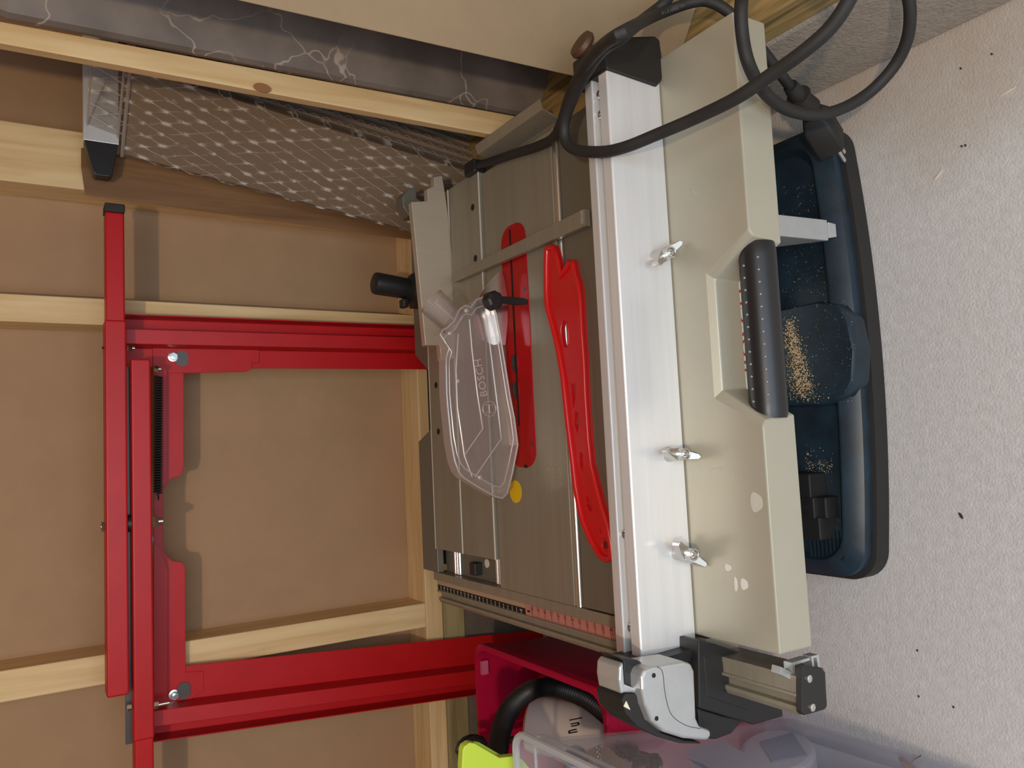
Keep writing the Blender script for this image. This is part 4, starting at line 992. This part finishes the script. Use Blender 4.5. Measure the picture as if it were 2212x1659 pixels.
cbx = thing('storage_box', 'tall clear plastic storage box full of tools in front of the bin', 'box', (-0.55, 0.55, 0.0))
rt = P(1110, 1590, y=0.815); rn = P(1255, 1662, z=rt.z); fb0 = P(1690, 1545, z=0.0); fn = P(1950, 1655, z=0.0)
zr = rt.z; dn = (rn - rt).normalized(); dn.z = 0; dn.normalize(); lf = Vector((-1, 0, 0)); lf = Vector((dn.y, -dn.x, 0)); lf = lf if lf.x < 0 else -lf
Lb, Wb = 0.40, 0.34
fb0 = Vector((fb0.x, fb0.y, 0)); 
def bxl(z, g=0.0, r=0.02):
    t = z / zr
    c_ = fb0.lerp(Vector((rt.x, rt.y, 0)), t)
    ins_ = 0.03 * (1 - t)
    pts = []
    for s, w in rrect(-g, -g, Lb - ins_ + g, Wb - ins_ + g, r, 4):
        q = c_ + dn * s + lf * w; pts.append(Vector((q.x, q.y, z)))
    return pts
b = BM(); loft(b, [bxl(0.001), bxl(zr - 0.03), bxl(zr - 0.028, 0.004), bxl(zr - 0.002, 0.004), bxl(zr, 0.002), bxl(zr, -0.003), bxl(0.004, -0.003)]); link('box_body', b, M['milky'], cbx, smooth=True)
b = BM(); tube(b, bxl(zr - 0.004, 0.004), 0.0045, 8, closed=True); tube(b, bxl(zr - 0.03, 0.003), 0.0018, 6, closed=True); link('box_rim', b, M['milky_rim'], cbx, smooth=True)
lmx = rt + lf * 0.015 + Vector((0, 0.012, 0.0))
b = BM(); ll_ = [(1000, 1622), (1004, 1612), (1016, 1604), (1027, 1606), (1080, 1637), (1117, 1633), (1128, 1640), (1180, 1700), (1180, 1740), (1005, 1740), (998, 1660)]
extrude(b, [P(u, v, y=0.832) for u, v in ll_], (0, 0.012, 0)); extrude(b, [P(u + 9, v - 2, y=0.846) for u, v in ll_[:6] + ll_[9:]], (0, 0.004, 0)); link('latch', b, M['lime'], cbx, bevel=0.0015)
# things in the box, seen through its side
inb = lambda u, v, d: None
def side_pt(z, s, d):
    """inside the box: height z, s along the side from the far corner, d in from the side wall"""
    t = z / zr; c_ = fb0.lerp(Vector((rt.x, rt.y, 0)), t) + dn * s + lf * d; return Vector((c_.x, c_.y, z))
def inside(u, v, d):
    """sight line of a pixel met at depth d behind the box side"""
    a0, a1, a2 = side_pt(0.0, 0.0, d), side_pt(0.3, 0.0, d), side_pt(0.0, 0.3, d)
    n = (a1 - a0).cross(a2 - a0); dr = RW @ Vector((u - CW / 2, v - CH / 2, FPX))
    t = n.dot(a0 - CAMP) / n.dot(dr); return CAMP + dr * t
def slab_in(name, label, cat, px, d, th, m, group=None, bevel=0.001):
    b = BM(); extrude(b, [inside(u, v, d) for u, v in px], lf * th); return tag(link(name, b, m, bevel=bevel), label, cat, group)
b = BM(); wv = []  # white sheet added behind the contents to brighten the box
for k in range(13):
    s_ = 0.02 + 0.34 * k / 12; wv.append((s_, 0.105 + 0.010 * math.sin(k * 1.3)))
loft(b, [[side_pt(z, s_, d + e_) for s_, d in (wv if e_ == 0 else wv)] + [side_pt(z, s_, d + 0.003) for s_, d in reversed(wv)] for z, e_ in ((0.006, 0), (0.15, 0), (0.30, 0), (zr - 0.07, 0))])
tag(link('brightening_sheet', b, M['paper'], smooth=True), 'wavy white sheet added to brighten the inside of the clear box', 'packing')
slab_in('paper_sheet', 'white printed paper sheet standing inside the clear box', 'paper', ((1480, 1622), (1560, 1596), (1700, 1690), (1640, 1740), (1520, 1690)), 0.012, 0.0008, M['paper'], bevel=0)
b = BM()
for k in range(7):
    a0, a1 = inside(1478 + k * 7, 1636 + k * 4, 0.0115), inside(1520 + k * 7, 1652 + k * 4, 0.0115)
    tube(b, [a0, a1], 0.0005, 4)
o = bpy.data.objects['paper_sheet']; link('printed_lines', b, M['bluegrey'], o)
slab_in('cotton_bag', 'cream cotton bag inside the clear box', 'bag', ((1268, 1618), (1290, 1604), (1318, 1612), (1350, 1640), (1372, 1680), (1310, 1720), (1275, 1680)), 0.02, 0.05, M['cloth'], bevel=0.006)
slab_in('tape_dispenser', 'round blue-grey plastic case inside the clear box', 'case', [(1243 + 26 * math.cos(t), 1632 + 24 * math.sin(t)) for t in (2 * PI * k / 24 for k in range(24))], 0.022, 0.03, M['bluegrey'], bevel=0.003)
wa = slab_in('work_lamp', 'round white work lamp with grey glass inside the clear box', 'lamp', [(1680 + 82 * math.cos(t) , 1612 + 46 * math.sin(t) + 8) for t in (2 * PI * k / 32 for k in range(32))], 0.020, 0.034, M['paper'], bevel=0.006)
b = BM(); extrude(b, [inside(u, v, 0.018) for u, v in ((1641, 1601), (1712, 1582), (1744, 1630), (1668, 1644))], lf * 0.003); link('lamp_glass', b, M['bluegrey'], wa)
slab_in('power_tool', 'blue-grey power tool lying low inside the clear box', 'tool', ((1690, 1650), (1720, 1637), (1770, 1640), (1830, 1612), (1870, 1620), (1900, 1690), (1700, 1700)), 0.058, 0.030, M['bluegrey'], bevel=0.006)
b = BM()
for s in range(5):
    tube(b, catmull([inside(1338 + random.uniform(-8, 40), 1612 + random.uniform(-12, 30), 0.02 + 0.01 * random.random()) for k in range(9)], 6), 0.0022, 6)
    tube(b, catmull([inside(1360 + random.uniform(0, 70), 1640 + random.uniform(-12, 30), 0.02 + 0.01 * random.random()) for k in range(9)], 6), 0.0022, 6)
tag(link('cable_tangle', b, M['black'], smooth=True), 'tangle of thin black cable inside the clear box', 'cable')
b = BM()
for k in range(12):
    q = inside(1296 - 1.0 * k - 4 * math.sin(k), 1612 + 5 * k, 0.012); a, c_ = frame_of(Vector((1, 0.3, k % 2)))
    tube(b, [q + (a * math.cos(t) + c_ * math.sin(t)) * 0.0035 for t in (2 * PI * j / 12 for j in range(12))], 0.0009, 6, closed=True)
tag(link('steel_chain', b, M['steel'], smooth=True), 'small shiny steel chain inside the clear box', 'chain')

# stepped white foam the things in the box rest on
dg_ = bpy.context.evaluated_depsgraph_get(); dg_.update()
steps = [0.25] * 17
for nm in ('paper_sheet', 'cotton_bag', 'tape_dispenser', 'work_lamp', 'power_tool', 'cable_tangle', 'steel_chain'):
    ob_ = bpy.data.objects[nm]
    pts_ = [ob_.location + v.co for v in ob_.data.vertices]
    ss = []
    for q in pts_:
        t = q.z / zr; c_ = fb0.lerp(Vector((rt.x, rt.y, 0)), t); ss.append((q - c_).dot(dn))
    for k in range(17):
        if min(ss) - 0.004 < 0.02 * k + 0.02 and max(ss) + 0.004 > 0.02 * k: steps[k] = min(steps[k], min(q.z for q in pts_) - 0.002)
steps = [max(0.012, h) for h in steps]
prof_ = [(0.012, 0.006)]
for k, h in enumerate(steps):
    prof_ += [(0.012 + 0.02 * k, h), (0.012 + 0.02 * k + 0.0198, h)]
prof_.append((0.012 + 0.02 * 17, 0.006))
b = BM(); a0 = [side_pt(z, s_, 0.024) for s_, z in prof_]; extrude(b, a0, lf * 0.062)
tag(link('packing_foam', b, M['paper']), 'stepped white foam block under the things in the clear box', 'packing')

#==SMALL==
# ------------------------------------------------------------------ sawdust, leaf, chips on the floor
b = BM()
def flake(b, p, s):
    n = Vector((random.uniform(-1, 1), random.uniform(-1, 1), random.uniform(0.4, 1))).normalized(); a, c_ = frame_of(n); t = random.random() * 6.3
    d = a * math.cos(t) + c_ * math.sin(t); e_ = n.cross(d); l_ = s * random.uniform(0.6, 2.2)
    vs = [b.verts.new(p + d * l_ + n * 0.0002), b.verts.new(p - d * l_ * 0.4 + e_ * s), b.verts.new(p - d * l_ * 0.4 - e_ * s), b.verts.new(p + n * s * 0.8)]
    for f_ in ((0, 1, 3), (1, 2, 3), (2, 0, 3), (0, 2, 1)): b.faces.new([vs[i] for i in f_])
for k in range(1500):
    t = random.betavariate(1.5, 1.2); u = 1704 + 34 * t + random.gauss(0, 6 + 11 * t); v = 690 + 172 * t + random.gauss(0, 6)
    p = P(u, v, z=0.0695); flake(b, p, random.uniform(0.0004, 0.0011))
for k in range(260):
    u = random.uniform(1690, 1800); v = random.uniform(400, 640); flake(b, P(u, v, z=0.0503), random.uniform(0.0002, 0.0006))
for k in range(200):
    u = random.uniform(1695, 1850); v = random.uniform(650, 870); flake(b, P(u, v, z=0.0697), random.uniform(0.0002, 0.0006))
for k in range(150):
    u = random.uniform(1740, 1800); v = random.gauss(1006, 14); flake(b, P(u, v, z=0.0505), random.uniform(0.0003, 0.0009))
tag(link('sawdust', b, M['dust']), 'pale sawdust lying on the dark saw base', 'sawdust', kind='stuff')
b = BM()
for k in range(90):
    u = random.gauss(1188, 14); v = random.gauss(1018, 12); flake(b, P(u, v, z=T + 0.0004), random.uniform(0.0002, 0.0006))
tag(link('fine_sawdust', b, M['dust']), 'sprinkle of fine sawdust on the saw table beside the red insert', 'sawdust', kind='stuff')
# dry leaf
b = BM(); lp = P(1966, 1651, z=0.0); rows = []
for i in range(7):
    t = i / 6; w = 0.009 * math.sin(PI * min(1, t * 0.95 + 0.05)); c_ = lp + Vector((0.006 - 0.006 * t, 0.010 - 0.026 * t, 0.004 + 0.004 * math.sin(3 * t)))
    rows.append([b.verts.new(c_ + Vector((s * w * 0.8, 0.2 * s * w, 0.004 * abs(s)))) for s in (-1, -0.5, 0, 0.5, 1)])
for A, B in zip(rows, rows[1:]):
    for k in range(4): b.faces.new((A[k], A[k + 1], B[k + 1], B[k]))
lf_o = link('dry_leaf', b, M['leaf'], smooth=True); tag(lf_o, 'curled brown dry leaf on the concrete floor', 'leaf')
sm = lf_o.modifiers.new('thickness', 'SOLIDIFY'); sm.thickness = 0.0006
b = BM(); tube(b, catmull([P(1968, 1649, z=0.006), P(1976, 1640, z=0.010), P(1986, 1634, z=0.012), P(1990, 1631, z=0.013)], 5), 0.0006, 6); link('leaf_stalk', b, M['leaf'], lf_o)
def speck(name, label, cat, u, v, l, w, ang, m, group):
    p = P(u, v, z=0.0); d = Vector((math.cos(ang), math.sin(ang), 0)); e_ = Vector((-d.y, d.x, 0)); b = BM()
    loft(b, [[p + d * l * s + e_ * w * k * q + Vector((0, 0, 0.0002 + 0.0012 * h)) for k, h in ((-1, 0), (1, 0), (0.6, 1), (-0.6, 1))] for s, q in ((-1, 0.4), (-0.3, 1), (0.5, 0.9), (1, 0.3))])
    tag(link(name, b, m), label, cat, group)
speck('dark_splinter', 'small dark splinter on the open concrete floor away from the saw', 'splinter', 2076, 1114, 0.004, 0.0018, 0.5, M['grit'], None)
speck('wood_chip', 'pale thin wood chip on the floor near the side kerb', 'chip', 2028, 378, 0.007, 0.0008, 2.3, M['chip'], None)
speck('wood_chip', 'pale thin wood chip on the floor farthest out from the saw base', 'chip', 2178, 198, 0.009, 0.0008, 1.8, M['chip'], None)
for u, v in ((1982, 1405), (2060, 1527), (1985, 1504), (2078, 316), (2086, 314), (2076, 148), (2143, 117)):
    speck('dark_grit', 'tiny dark crumb of grit on the concrete floor', 'grit', u, v, 0.0014, 0.0011, 0.3, M['grit'], 'crumbs of grit on the floor')
